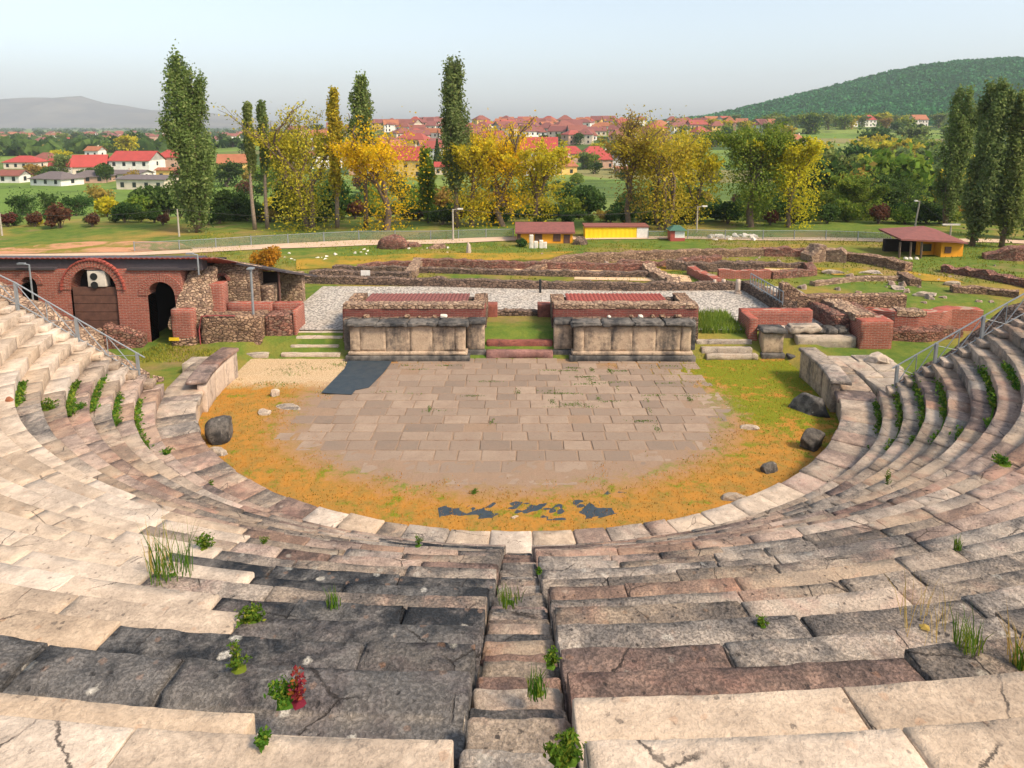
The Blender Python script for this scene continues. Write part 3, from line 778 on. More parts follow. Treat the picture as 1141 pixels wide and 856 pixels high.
def stage_block(sgn, label, x0, x1, xr, redroof):
    """x0..x1 the projecting front, xr the far end of the recess; sgn -1 left block, +1 right"""
    root = thing('stage_block', label, 'stage block', ((x0 + x1) / 2, 38, 0))
    yf = 37.85
    bx('plinth', x0 - .25, x1 + .25, yf - .28, yf + .6, -.05, .30, M['cornice'], root, b=.04)
    bx('plinth', x0 - .12, x1 + .12, yf - .14, yf + .6, .302, .52, M['panel'], root, b=.09)
    xs_ = [x0, x0 + .55] + [x0 + .55 + (x1 - x0 - 1.1) * f for f in ((.27, .52, .76) if sgn < 0 else (.28, .5, .74))] + [x1 - .55, x1]
    for i in range(len(xs_) - 1):
        e = i in (0, len(xs_) - 2)
        bx('pilaster' if e else 'panel', xs_[i] + .003, xs_[i + 1] - .003, yf - (.05 if e else 0) + random.uniform(0, .02), yf + .5, .50, 1.96, M['panel'], root, b=.01, amp=.012, chip=.03, seg=.16)
    n = 4
    for i in range(n):
        a = x0 - .2 + (x1 - x0 + .4) * i / n; b = x0 - .2 + (x1 - x0 + .4) * (i + 1) / n
        bx('cornice', a + .006, b - .006, yf - .26 + random.uniform(0, .06), yf + .9, 1.965, 2.2 + random.uniform(-.03, .03), M['cornice'], root, b=.07, amp=.06, chip=.24, seg=.11)
    rx0, rx1 = (x1 + .02, xr) if sgn < 0 else (xr, x0 - .02)
    bx('side_panel', rx0, rx1, yf + .62, yf + 1.2, .42, 1.9, M['panel'], root)
    bx('side_plinth', rx0 - .1, rx1 + .12, yf + .4, yf + 1.25, -.05, .415, M['cornice'], root, b=.06)
    bx('side_cornice', rx0, rx1 + .06, yf + .45, yf + 1.3, 1.905, 2.16, M['cornice'], root, b=.06, amp=.03, chip=.1)
    ox0, ox1 = (x0 - .5, x0 - .02) if sgn < 0 else (x1 + .02, x1 + .42)
    bx('side_panel', ox0, ox1, yf + .62, yf + 1.2, -.05, 2.1, M['cornice'], root)
    bxa, bxb = (x0 - .75, xr + .02) if sgn < 0 else (xr - .02, x1 + .75)
    bx('core', bxa + .1, bxb - .1, yf + 1.0, yf + 2.0, -.05, 2.12, M['rubbledark'], root, b=.05, amp=.05, seg=.4)
    bx('brick_wall', bxa, bxb, yf + 1.45, yf + 2.2, 1.9, 2.76, M['brickdark'], root, b=.04, amp=.03, chip=.08, seg=.25)
    o = wallpath('rubble_capping', '', '', [(bxa + .05, yf + 1.84), (bxb - .05, yf + 1.84)],   .1, .85, M['rubblepale'], .07, .25, zb=2.75, parent=root)
    for e in (0, 1):
        a = bxa if e == 0 else bxb - .75
        bx('end_wall', a, a + .75, yf + 2.25, yf + 4.9, 1.0, 2.5, M['rubbledark'], root, b=.05, amp=.06, chip=.1, seg=.35)
        wallpath('end_capping', '', '', [(a + .38, yf + 2.6), (a + .38, yf + 4.8)],   .2, .8, M['rubble'], .12, .25, zb=2.5, parent=root)
    tiles('tile_roof', bxa + (1.0 if sgn < 0 else .9), bxb - (1.1 if sgn < 0 else 1.6), yf + 2.2, yf + 4.7, 2.72, 2.68, M['tiledark' if not redroof else 'tile'], root)
    bx('back_wall', bxa + .76, bxb - .76, yf + 4.3, yf + 4.9, 1.0, 2.45, M['rubbledark'], root, amp=.05, seg=.4)
    for q in range(7):
        x = random.uniform(x0 + .3, x1 - .4); s = random.uniform(.1, .26)
        bx('loose_stone', x, x + s * 1.4, yf + .95, yf + 1.25, 2.15, 2.2 + s * .6, M['marble' if q < 2 else 'rubble'], root, b=.06, chip=.05, seg=.08)
stage_block(-1, 'left stage block with pale stained panels, dark cornice and dull red tile roof behind', -9.45, -3.0, -1.95, False)
stage_block(1, 'right stage block with stained panels, blackened cornice and bright red tile roof behind', 3.1, 9.65, 2.0, True)

def steps(name, label, specs, mat, parent=None):
    r = thing(name, label, 'steps', ((specs[0][0] + specs[0][1]) / 2, specs[0][2], 0))
    for (a, b, y0, y1, z0, z1) in specs: bx('step', a, b, y0, y1, z0, z1, mat, r, b=.04, chip=.06, amp=.02)
steps('stone_steps', 'two dark red sandstone steps between the two stage blocks',
      [(-1.85, 1.95, 38.1, 38.65, -.05, .42), (-1.85, 1.95, 38.66, 39.6, -.05, .86)], M['redstep'])
steps('stone_steps', 'three pale worn stone steps at the left leading up to the gravel court',
      [(-13.5, -10.15, 38.15, 38.6, -.05, .28), (-13.1, -10.3, 38.61, 39.05, -.05, .62), (-12.9, -10.2, 39.06, 39.6, -.05, .98), (-13.2, -10.2, 39.61, 40.1, -.05, 1.14)], M['cream'])
steps('stone_steps', 'three grey worn stone steps at the right before the tall green grass',
      [(10.6, 13.5, 37.9, 38.3, -.05, .28), (10.4, 13.3, 38.31, 38.75, -.05, .55), (10.2, 13.4, 38.76, 39.4, -.05, .86)], M['grey'])
# passage between the blocks
m = MB(); m.add([(-1.9, 39.6, .84), (2.0, 39.6, .84), (2.0, 43.0, 1.02), (-1.9, 43.0, 1.02)], [(0, 1, 2, 3)])
t = NT('passage_gravel'); v = t.coord(); a = t.noise(v, .7, 5, .7); f = t.noise(v, 16, 4, .7)
M['passage'] = t.done(t.mix(t.ramp(a, .45, .58), t.mix(f, (.3, .23, .17), (.16, .13, .1)), (.13, .18, .02)), .95, t.bump(f, .7, .04))
structure(m.build('passage', M['passage']))
wallpath('ruin_wall', 'low rubble sill closing the grassy passage between the stage blocks', 'ruin wall', [(-1.9, 43.1), (2.0, 43.1)], .55, .7, M['rubbledark'], .15, .25, zb=.95)
for px, l in ((548, 'small red brick stub beside the right end of the left stage block'), (607, 'small red brick stub beside the left end of the right stage block')):
    p = W(px, 340, 42.8); tag(rblock('brick_stub', p.x - .45, p.x + .35, 42.5, 43.3, 1.0, 2.0, M['redstep'], None, seg=.2), l, 'brick stub')

# gravel court
t = NT('pale_gravel'); v = t.coord(); f = t.noise(v, 7, 6, .75); g = t.voro(v, 6.5); n1 = t.noise(v, .5, 5, .6)
c = t.mix(t.ramp(f, .36, .62), (.36, .33, .30), (.68, .62, .55))
c = t.mix(t.ramp(g, .42, .62, 0, .8), c, (.19, .18, .17)); c = t.mix(t.ramp(n1, .5, .7, 0, .35), c, (.42, .34, .26))
M['gravel'] = t.done(c, .95, t.bump(t.math('ADD', f, t.math('MULTIPLY', g, -.8)), .9, .06), spec=.1)
gvv = []; gff = []; nxg, nyg = 70, 30
for j in range(nyg + 1):
    for i in range(nxg + 1):
        x = -14.6 + (20.4 + 14.6 - .0) * i / nxg; y = 39.7 + 11.2 * j / nyg
        gvv.append((x, y, max(gz(x, y), plateau(x, y) if y > 39.7 else 0) + .02 + .012 * nz(x * 2, y * 2, 1)))
for j in range(nyg):
    for i in range(nxg):
        x = gvv[j * (nxg + 1) + i][0]; y = gvv[j * (nxg + 1) + i][1]
        if -2.4 < x < 2.4 and y < 43: continue
        gff.append((j * (nxg + 1) + i, j * (nxg + 1) + i + 1, (j + 1) * (nxg + 1) + i + 1, (j + 1) * (nxg + 1) + i))
structure(mobj('gravel_court', gvv, gff, M['gravel'], smooth=True))

# left masonry block
root = thing('masonry_block', 'rubble and brick block left of the pale steps with a stone kerb along its foot', 'masonry block', (-16.6, 38.8, 0))
bx('rubble_body', -18.2, -14.75, 38.75, 40.3, .3, 2.25, M['rubble'], root, b=.06, amp=.06, chip=.1, seg=.25)
bx('brick_band', -17.3, -14.7, 40.35, 40.9, 1.0, 2.65, M['brick'], root, amp=.03, seg=.3)
bx('rubble_wing', -14.72, -13.15, 39.3, 40.6, .3, 2.2, M['rubblered'], root, b=.05, amp=.05, chip=.1, seg=.25)
bx('brick_wing', -14.7, -13.0, 40.62, 41.1, 1.0, 2.6, M['brick'], root, amp=.03, seg=.3)
bx('brick_corner', -13.12, -12.9, 39.35, 41.0, .4, 2.5, M['brick'], root, amp=.02, seg=.3)
bx('kerb', -18.4, -14.2, 38.1, 38.72, -.05, .3, M['grey'], root, b=.05, chip=.06)
bx('kerb', -14.2, -12.95, 38.75, 39.3, -.05, .42, M['grey'], root, b=.05, chip=.06)
p = W(282, 345, 39.4); m = MB(); m.tube([(p.x, 39.4, 2.2), (p.x, 39.4, 4.9)], .07, 10); m.box(p.x - .17, p.x + .17, 39.2, 39.6, 4.9, 4.98)
lp = thing('court_lamp', 'short grey lamp post standing on the left rubble block', 'lamp post', (p.x, 39.4, 1.85)); m.build('post', M['steel'], lp)
m = MB(); m.tube([(-18.25, 38.7, .3), (-18.28, 38.7, 1.5), (-18.1, 38.72, 2.3), (-17.3, 38.74, 2.34), (-16.2, 38.74, 2.32)], .04, 6)
tag(m.build('red_hose', M['hose']), 'red pipe climbing the left edge of the rubble block', 'pipe')

# right masonry block
root = thing('masonry_block', 'brick and grey stone block right of the grassy steps with mossy stones on top', 'masonry block', (15.8, 38.8, 0))
bx('brick_back', 13.3, 17.6, 40.6, 41.2, .3, 2.15, M['brick'], root, amp=.03, seg=.3)
bx('brick_side', 13.25, 13.75, 38.95, 40.55, .3, 2.1, M['brick'], root, amp=.03, seg=.3)
bx('pier', 13.85, 15.0, 38.2, 39.1, .3, 1.45, M['panel'], root, b=.05)
bx('pier_base', 13.75, 15.1, 38.05, 39.15, -.05, .298, M['cornice'], root, b=.06)
bx('pier_cap', 13.72, 15.15, 38.0, 39.2, 1.455, 1.7, M['cornice'], root, b=.08, chip=.1)
bx('grey_panel', 15.9, 19.3, 38.55, 39.1, .2, 1.15, M['grey'], root, b=.05, chip=.06)
bx('plinth', 15.2, 19.0, 37.7, 38.5, -.05, .25, M['cornice'], root, b=.06, chip=.08)
for i, (x, w_, h) in enumerate(((15.6, 1.9, .5), (17.7, .7, .35), (18.4, .6, .4), (17.2, .5, .3))):
    bx('cap_stone', x, x + w_, 38.9, 39.8, 1.16, 1.16 + h, M['rock' if i else 'grey'], root, b=.15, chip=.15, seg=.15)
bx('moss_bed', 15.1, 19.2, 39.12, 40.55, .2, 1.2, M['passage'], root, seg=.4)
root = thing('brick_pier', 'red brick pier with rubble top standing right of the mossy stone block', 'pier', (20, 38.7, 0))
bx('shaft', 19.35, 21.2, 38.3, 39.6, .3, 2.15, M['brick'], root, amp=.03, chip=.08, seg=.25)
bx('rubble_top', 18.3, 21.1, 39.62, 43.0, .3, 2.1, M['rubblered'], root, amp=.06, chip=.1, seg=.3)
wallpath('capping', '', '', [(19.9, 39.0), (19.6, 42.8)], .2, 1.2, M['rubblepale'], .12, .25, zb=2.08, parent=root)

# ------------------------------------------------------------------ arched brick building on the left
def arch_wall(x0, x1, z0, z1f, ops, y, th, mb, m=0, dx=.12):
    """wall with arched openings; ops = (xa, xb, sill, spring)"""
    cuts = {x0, x1}
    for (a, b, s, sp) in ops:
        n = 14
        for i in range(n + 1): cuts.add(a + (b - a) * (1 - cos(pi * i / n)) / 2)
    c = x0
    while c < x1: cuts.add(c); c += .6
    cs = sorted(cuts)
    def top(a_, b_, sp, x):
        r = (b_ - a_) / 2; u = (x - (a_ + b_) / 2); return sp + math.sqrt(max(r * r - u * u, 0))
    def solid(xa, xb, za, zb, zc, zd):
        vs = [(xa, y, za), (xb, y, zb), (xb, y, zd), (xa, y, zc), (xa, y + th, za), (xb, y + th, zb), (xb, y + th, zd), (xa, y + th, zc)]
        mb.add(vs, [(0, 1, 2, 3), (7, 6, 5, 4), (3, 2, 6, 7), (4, 5, 1, 0)], m)
    for i in range(len(cs) - 1):
        a, b = cs[i], cs[i + 1]
        if b - a < 1e-5: continue
        mid = (a + b) / 2; o = next((q for q in ops if q[0] < mid < q[1]), None)
        if o is None: solid(a, b, z0, z0, z1f(a), z1f(b))
        else:
            if o[2] > z0 + .01: solid(a, b, z0, z0, o[2], o[2])
            solid(a, b, top(o[0], o[1], o[3], a), top(o[0], o[1], o[3], b), z1f(a), z1f(b))
    for (a, b, s, sp) in ops:
        for x in (a, b):
            mb.add([(x, y, s), (x, y + th, s), (x, y + th, sp), (x, y, sp)], [(0, 1, 2, 3), (3, 2, 1, 0)], m)
    for x in (x0, x1): mb.add([(x, y, z0), (x, y + th, z0), (x, y + th, z1f(x)), (x, y, z1f(x))], [(0, 1, 2, 3)], m)
def arch_ring(name, cx, sp, r, w, y, parent, mat, d=.06, n=26):
    mb = MB()
    for i in range(n):
        a0, a1 = pi * i / n + .012, pi * (i + 1) / n - .012; j = random.uniform(-.015, .015)
        q = [(r, a0), (r + w + j, a0), (r + w + j, a1), (r, a1)]
        f = [(cx - rr * cos(a), y - d + random.uniform(0, .01), sp + rr * sin(a)) for rr, a in q]
        mb.prism([(x, y + .1, z) for x, _, z in f], f)
    return mb.build(name, mat, parent)
YB = 39.6
def bX(px, z=2.5): return xat(px, YB, z)
def bZ(py): return W(600, py, YB).z
bld = thing('brick_building', 'long red brick building on the left with arches and a low tiled roof', 'building', (-24, YB + 3, .4))
dA = (bX(166), bX(196), .3, bZ(329)); bA = (bX(81), bX(132), .3, bZ(323)); sA = (bX(27), bX(44), bZ(345), bZ(317))
ztop = bZ(300.5)
mb = MB(); arch_wall(-39, bX(204), -.3, lambda x: ztop + .05 * nz(x, 2, 2), [sA, bA, dA], YB, .9, mb); mb.build('facade', M['brick'], bld)
for (o, w_) in ((dA, .5), (bA, .43), (sA, .35)): arch_ring('arch_ring', (o[0] + o[1]) / 2, o[3], (o[1] - o[0]) / 2 + .01, w_, YB, bld, M['brick'])
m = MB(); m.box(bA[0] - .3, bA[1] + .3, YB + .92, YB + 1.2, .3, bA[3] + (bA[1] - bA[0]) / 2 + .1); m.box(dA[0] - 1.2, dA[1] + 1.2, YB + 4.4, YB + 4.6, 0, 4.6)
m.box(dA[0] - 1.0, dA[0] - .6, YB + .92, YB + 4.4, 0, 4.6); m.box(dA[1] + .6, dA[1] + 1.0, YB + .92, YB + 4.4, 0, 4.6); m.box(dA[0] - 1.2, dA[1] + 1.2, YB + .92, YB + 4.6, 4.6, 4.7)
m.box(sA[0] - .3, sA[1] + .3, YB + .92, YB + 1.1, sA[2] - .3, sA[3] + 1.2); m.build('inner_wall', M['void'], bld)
m = MB(); m.box(dA[0] - .6, dA[1] + .6, YB - .2, YB + 4.4, .1, .36); m.build('door_floor', M['bluefloor'], bld)
bx('threshold', dA[0] - .3, dA[1] + .5, YB - .85, YB - .22, .0, .33, M['cream'], bld, b=.05)
bd = mobj('board_screen', [], [], M['wood'], bld); bpy.data.objects.remove(bd)
m = MB(); zb0, zb1 = .3, bZ(320); n = 7
for i in range(n):
    za = zb0 + (zb1 - zb0) * i / n; zc = zb0 + (zb1 - zb0) * (i + 1) / n - .03
    m.box(bA[0] + .03, bA[1] - .03, YB + .12 + random.uniform(0, .015), YB + .2, za, zc)
m.build('board_screen', M['wood'], bld)
# eaves wall coloured dark for the shade under the tiles, flashing, roof
m = MB(); m.box(-39, bX(226), YB + .25, YB + 1.0, ztop - .1, bZ(288.5)); m.build('eaves_wall', M['flashing_eaves_shade'], bld)
m = MB(); m.box(-39, bA[0] - .75, YB - .12, YB + .24, ztop, ztop + .12); m.box(bA[1] + .75, bX(222), YB - .12, YB + .24, ztop - .02, ztop + .1); m.build('flashing', M['flashing_eaves_shade'], bld)
tiles('tile_roof', -39, bX(246), YB + .05, YB + 8.6, bZ(288.5), bZ(288.5) - 2.5, M['tile'], bld, .3)
arch_ring('raised_arch', (bA[0] + bA[1]) / 2, bA[3] - .02, (bA[1] - bA[0]) / 2 + .44, .1, YB, bld, M['tile'], .14)
mb = MB(); arch_wall(bA[0] - .43, bA[1] + .43, ztop - .02, lambda x: bA[3] + math.sqrt(max(((bA[1] - bA[0]) / 2 + .42) ** 2 - (x - (bA[0] + bA[1]) / 2) ** 2, .01)) if bA[3] + math.sqrt(max(((bA[1] - bA[0]) / 2 + .42) ** 2 - (x - (bA[0] + bA[1]) / 2) ** 2, .01)) > ztop else ztop, [(bA[0], bA[1], ztop - .02, bA[3])], YB + .01, .55, mb)
mb.build('arch_vault', M['brick'], bld)
m = MB(); y0, y1 = YB + .9, YB + 9
m.box(-39, bX(204), y0 + 7, y1 - .6, 0, 2.6); m.prism([(bX(204) - .3, y0, 0), (bX(204), y0, 0), (bX(204), y1 - .6, 0), (bX(204) - .3, y1 - .6, 0)], [(bX(204) - .3, y0, bZ(289) - .3), (bX(204), y0, bZ(289) - .3), (bX(204), y1 - .6, 2.7), (bX(204) - .3, y1 - .6, 2.7)]); m.build('rear_wall', M['brickdark'], bld)
# air conditioner
zc = bZ(320); ac = thing('air_conditioner', 'white outdoor air conditioner unit above the boards in the big arch', 'air conditioner', (bX(111), YB + .3, zc))
a0, a1 = bX(100), bX(120)
bx('casing', a0, a1, YB + .05, YB + .55, zc, bZ(302), M['acwhite'], ac, b=.03, amp=0, chip=0)
for pz in (bZ(308.5), bZ(318)):
    cx = bX(107.5); mb = MB()
    mb.prism([(cx + (.21) * cos(2 * pi * i / 24), YB + .04, pz + (.21) * sin(2 * pi * i / 24)) for i in range(24)], [(cx + (.21) * cos(2 * pi * i / 24), YB + .02, pz + (.21) * sin(2 * pi * i / 24)) for i in range(24)])
    f = mb.build('fan_grille', M['black'], ac); mb = MB()
    for i in range(4):
        a = i * pi / 2 + .4; u = Vector((cos(a), 0, sin(a))); w2 = Vector((-sin(a), 0, cos(a)))
        b0 = Vector((cx, YB + .012, pz)); q = [b0 + u * .05, b0 + u * .24 + w2 * .04, b0 + u * .22 + w2 * .13, b0 + u * .06 + w2 * .07]
        mb.prism([x + Vector((0, .006, 0)) for x in q], q)
    mb.build('fan_blade', M['steel'], f)
# buttress and brick pier beside the door
bt = thing('buttress', 'sloping pale rubble buttress and brick pier right of the dark doorway', 'buttress', (bX(212), YB - .3, .3))
bx('brick_pier', bX(197), bX(222), YB - .75, YB - .05, .0, bZ(341), M['brick'], bt, amp=.03, chip=.06, seg=.25)
bx('pier_base', bX(196), bX(223), YB - .82, YB - .02, -.1, bZ(372), M['rubble'], bt, amp=.03, chip=.06, seg=.25)
vs0 = [(bX(192), YB - .7), (bX(240), YB - .3), (bX(240), YB + 1.4), (bX(200), YB + 1.2)]
mb = MB(); mb.prism([(x, y, 1.5) for x, y in vs0], [(bX(200), YB - .6, bZ(341)), (bX(231), YB - .2, bZ(336)), (bX(236), YB + 1.0, bZ(301)), (bX(210), YB + .9, bZ(299))]); 
o = mb.build('rubble_slope', M['rubblepale'], bt); bmx = bmesh.new(); bmx.from_mesh(o.data)
bmesh.ops.triangulate(bmx, faces=bmx.faces[:]); bmesh.ops.subdivide_edges(bmx, edges=bmx.edges[:], cuts=9, use_grid_fill=True)
for v_ in bmx.verts: v_.co += Vector((nz(v_.co.x * 2.5, v_.co.y * 2.5, v_.co.z * 2.5), nz(v_.co.x * 2.5, v_.co.y * 2.5, v_.co.z * 2.5 + 9), nz(v_.co.x * 2.5, v_.co.y * 2.5 + 7, v_.co.z * 2.5))) * .16
bmx.to_mesh(o.data); bmx.free()
bx('brick_return', bX(229), bX(246), YB + .4, YB + 1.2, .5, bZ(318), M['brick'], bt, amp=.03, seg=.3)
sg = MB(); sg.box(bX(194), bX(205), YB - .86, YB - .83, bZ(375), bZ(371.5)); tag(sg.build('yellow_marker', M['ochre']), 'small yellow marker fixed low on the brick pier by the door', 'marker')
wallpath('stub_wall', 'low stepped brick and rubble stub wall left of the dark doorway', 'ruin wall', [(bX(128), YB - .9), (bX(146), YB - .8), (bX(165), YB - .6)], [1.5, 1.3, .75], .9, M['rubblered'], .22, .25, None, .3)
wallpath('rubble_bank', 'bank of loose pale rubble under the boarded arch', 'rubble', [(bX(58), YB - 1.3), (bX(95), YB - 1.4), (bX(128), YB - 1.5)], [2.2, 1.6, 1.1], 1.6, M['rubblepale'], .35, .25, None, .3, None, .5)
# stone annex with niche and sloping dark roof
an = thing('stone_annex', 'pale rubble annex with a brick edged niche and dark sloping roof', 'building', (-15, 44, 1.2))
Ya = 42.6
ax = lambda px: xat(px, Ya, 3.5)
az = lambda py: W(600, py, Ya).z
def annextop(x): f = (x - ax(238)) / (ax(297) - ax(238)); return az(290) + (az(301) - az(290)) * f
nich = (ax(242), ax(253), az(336), az(313))
mb = MB(); arch_wall(ax(232), ax(288), .8, annextop, [nich], Ya, .8, mb); mb.build('front_wall', M['rubblepale'], an)
m = MB(); m.box(nich[0] - .1, nich[1] + .1, Ya + .55, Ya + .6, nich[2], nich[3] + 1); m.build('niche_back', M['rubble'], an)
arch_ring('niche_ring', (nich[0] + nich[1]) / 2, nich[3], (nich[1] - nich[0]) / 2, .2, Ya, an, M['brick'], .04, 14)
bx('corner_pier', ax(288), ax(302), Ya + .2, Ya + 1.0, .8, az(319), M['rubblepale'], an, amp=.05, seg=.3)
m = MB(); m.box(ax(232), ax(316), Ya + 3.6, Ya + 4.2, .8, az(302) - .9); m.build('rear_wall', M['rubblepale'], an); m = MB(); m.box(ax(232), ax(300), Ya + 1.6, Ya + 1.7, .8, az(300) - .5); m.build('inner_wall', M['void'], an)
m = MB(); m.prism([(ax(232), Ya - .4, az(287.5)), (ax(320), Ya - .2, az(303.5)), (ax(322), Ya + 6, az(303.5) - 1.6), (ax(232), Ya + 6, az(287.5) - 1.6)],
                  [(ax(232), Ya - .4, az(285.2)), (ax(320), Ya - .2, az(301.5)), (ax(322), Ya + 6, az(301.5) - 1.6), (ax(232), Ya + 6, az(285.2) - 1.6)]); m.build('roof', M['flashing_eaves_shade'], an)
m = MB(); m.tube([(ax(309), Ya + .3, 1.2), (ax(309), Ya + .3, az(303))], .07, 8); m.build('roof_post', M['wood'], an)
# drainpipe lamp on facade
for px, lab in ((42, 'bent grey lamp post in front of the small brick arch'), (227, 'thin grey bracket post at the right end of the tiled roof')):
    x = bX(px); z0, z1 = (1.6, bZ(294)) if px < 100 else (bZ(305), bZ(283))
    m = MB(); m.tube([(x, YB - .3, z0), (x, YB - .3, z1), (x - .35, YB - .35, z1 + .08)], .05, 8); m.box(x - .6, x - .2, YB - .45, YB - .25, z1 + .04, z1 + .12)
    tag(m.build('wall_lamp', M['steel']), lab, 'lamp')

# ------------------------------------------------------------------ ruins behind the stage
def ruin(label, pts, h, th=.8, mat='rubble', z=1.3, rag=.15, batter=0.0):
    h = [q * .78 for q in h] if hasattr(h, '__len__') else h * .78
    wallpath('ruin_wall', label, 'ruin wall', wp(*[(a, b, z) for a, b in pts]), h, th, M[mat], rag, .4, 'low excavated ruin walls behind the stage', None, None, batter)
ruin('long low dark wall along the back edge of the gravel court', [(322, 313), (440, 316), (560, 319), (700, 322), (830, 321)], .72, .7, 'rubbledark')
ruin('second long low wall just behind the gravel court back wall', [(372, 300), (520, 304), (640, 307), (728, 307)], .5, .7, 'rubbledark')
ruin('long reddish wall in front of the pale sandy strip', [(470, 296), (600, 300), (730, 302)], .75, .7, 'rubblered')
ruin('short slanting pale wall joining two ruin walls at the left', [(457, 310), (467, 294)], .7, .9, 'rubblepale')
ruin('low wall along the lawn left of the slanting pale wall', [(398, 299), (455, 297), (520, 295)], .6, .7, 'rubblered')
ruin('left dark low wall below the orange grass bank', [(345, 309), (380, 308), (458, 311)], .75, .8, 'rubbledark')
ruin('big curving rubble wall rising in front of the yellow container', [(588, 304), (606, 300), (640, 294), (700, 290), (770, 287), (850, 286)], [.3, .75, .95, .9, .85, .8], 1.0, 'rubble')
ruin('jagged rubble wall with grassy top inside the curving wall', [(690, 299), (730, 296), (780, 294), (800, 291)], .6, .9, 'rubblered', rag=.35)
ruin('broken wall heading down to the court between sandy patches', [(722, 303), (738, 312), (752, 321)], .8, 1.0, 'rubblepale', rag=.3)
ruin('dark double wall left of the white column stumps', [(742, 299), (790, 301), (850, 302)], .9, .9, 'rubbledark', rag=.2)
ruin('red brick cross wall near the white column stumps', [(770, 304), (784, 311), (800, 318)], .8, .7, 'brick')
ruin('red brick low wall directly behind the white column stumps', [(800, 309), (858, 309)], .8, .5, 'brick')
ruin('far rubble wall running right under the white fragments', [(850, 286), (900, 287), (942, 289)], .85, 1.1, 'rubblered', rag=.3)
ruin('ragged pale rubble outcrop at the middle of the right ruins', [(898, 292), (918, 291), (943, 293)], [1.1, 1.5, 1.0], 1.6, 'rubblepale', rag=.5)
ruin('rubble terrace wall stepping down right of the outcrop', [(943, 292), (975, 296), (1012, 303)], [.7, 1.0, .8], 1.0, 'rubble', rag=.25)
ruin('long low reddish wall right of the sandy floor', [(858, 309), (905, 306), (900, 300)], .7, .7, 'rubblered')
ruin('low curb wall bordering the sandy floor on its far side', [(820, 297), (860, 298), (898, 299)], .6, .7, 'rubbledark')
ruin('tall rubble retaining wall above the right brick walls', [(868, 349), (930, 350), (1004, 348)], 2.45, .9, 'rubble', 1.2, .12)
ruin('slanting rubble wall beside the metal ramp railing', [(832, 322), (858, 338), (880, 352)], [.8, 1.0, 1.2], .9, 'rubbledark', 1.2)
ruin('thin low wall crossing the lawn below the outcrop', [(905, 317), (950, 312), (1010, 311)], .4, .6, 'rubblepale')
ruin('short low wall on the lawn pointing towards the handrail', [(1005, 309), (1020, 318)], .6, .8, 'rubble')
ruin('double low course of stones on the lawn behind the brick wall', [(1012, 347), (1060, 347), (1085, 348)], .5, .9, 'rubblepale')
ruin('low wall on the far right lawn below the orange shed', [(1060, 324), (1100, 326), (1135, 330)], .5, .8, 'rubble')
ruin('earth edged stone terrace right of the orange shed lawn', [(1050, 303), (1095, 309), (1141, 318), (1190, 330)], .7, 1.0, 'rubblered', rag=.3)
ruin('reddish rubble mound wall at the far right edge', [(1095, 290), (1125, 292), (1175, 293)], [.6, 1.3, 1.5], 1.4, 'rubblered', rag=.35)
for i, (px, py, w_, h_) in enumerate(((1032, 330, 1.6, .5), (1062, 318, 1.3, .45), (1000, 322, 1.0, .4), (972, 305, 1.5, .4), (930, 305, 1.8, .5))):
    rock('stone_fragment', ['flat brown stone on the lawn nearest the brick wall', 'brown stone lump on the lawn under the shed', 'small stone lump in the middle of the right lawn', 'long low stone on the lawn right of the outcrop', 'broad low stone on the lawn below the outcrop'][i], px, py, w_, h_ * .7, .8, M['grey'], z=gz(*G(px, py, 1.3).xy), seed=30 + i)
# right brick walls with broken arch
rb = thing('brick_ruin', 'curving red brick wall with a broken arch behind the right walkway', 'ruin', (24, 42, .5))
Yr = 41.6
rx = lambda px: xat(px, Yr, 2)
rz = lambda py: W(600, py, Yr).z
mb = MB(); arch_wall(rx(948), rx(992), .3, lambda x: rz(349) + .12 * nz(x * 2, 1, 1), [(rx(955), rx(976), .3, rz(372))], Yr + 1.2, .9, mb); mb.build('arch_wall', M['brick'], rb)
arch_ring('arch_ring', (rx(955) + rx(976)) / 2, rz(372), (rx(976) - rx(955)) / 2, .35, Yr + 1.2, rb, M['brick'], .05, 16)
m = MB(); m.box(rx(955) - .3, rx(976) + .3, Yr + 2.12, Yr + 2.3, .2, 1.5); m.build('arch_back', M['brickdark'], rb)
wallpath('curved_wall', '', '', [(rx(976), Yr + .2), (rx(990), Yr - .5), (rx(1010), Yr - .7), (rx(1040), Yr - .2), (rx(1062), Yr + .6), (rx(1100), Yr + .8)], [1.55, 1.6, 1.55, 1.5, 1.5, 1.4], .9, M['brick'], .06, .3, zb=.4, parent=rb)
wallpath('curved_capping', '', '', [(rx(992), Yr - .5), (rx(1010), Yr - .7), (rx(1020), Yr - .6)], .15, .95, M['rubblepale'], .1, .25, zb=1.95, parent=rb)
wallpath('footing', '', '', [(rx(978), Yr - 1.2), (rx(1010), Yr - 1.6), (rx(1060), Yr - .6)], [.6, .8, .6], 1.0, M['rubblered'], .2, .3, zb=.4, parent=rb)
# ramp railing
p0, p1 = G(836, 318, 1.9), G(872, 340, 1.9)
rr_ = thing('ramp_railing', 'low grey metal railing on the slanting wall at the court right end', 'railing', (p0.x, p0.y, 1.9))
m = MB(); m.tube([p0 + Vector((0, 0, .85)), p1 + Vector((0, 0, .85))], .04, 6); m.build('top_rail', M['steel'], rr_)
m = MB(); m.tube([p0 + Vector((0, 0, .15)), p1 + Vector((0, 0, .15))], .04, 6); m.build('bottom_rail', M['steel'], rr_)
for i in range(12):
    q = p0.lerp(p1, i / 11); m = MB(); m.tube([q, q + Vector((0, 0, .85))], .03, 5); m.build('baluster', M['steel'], rr_)
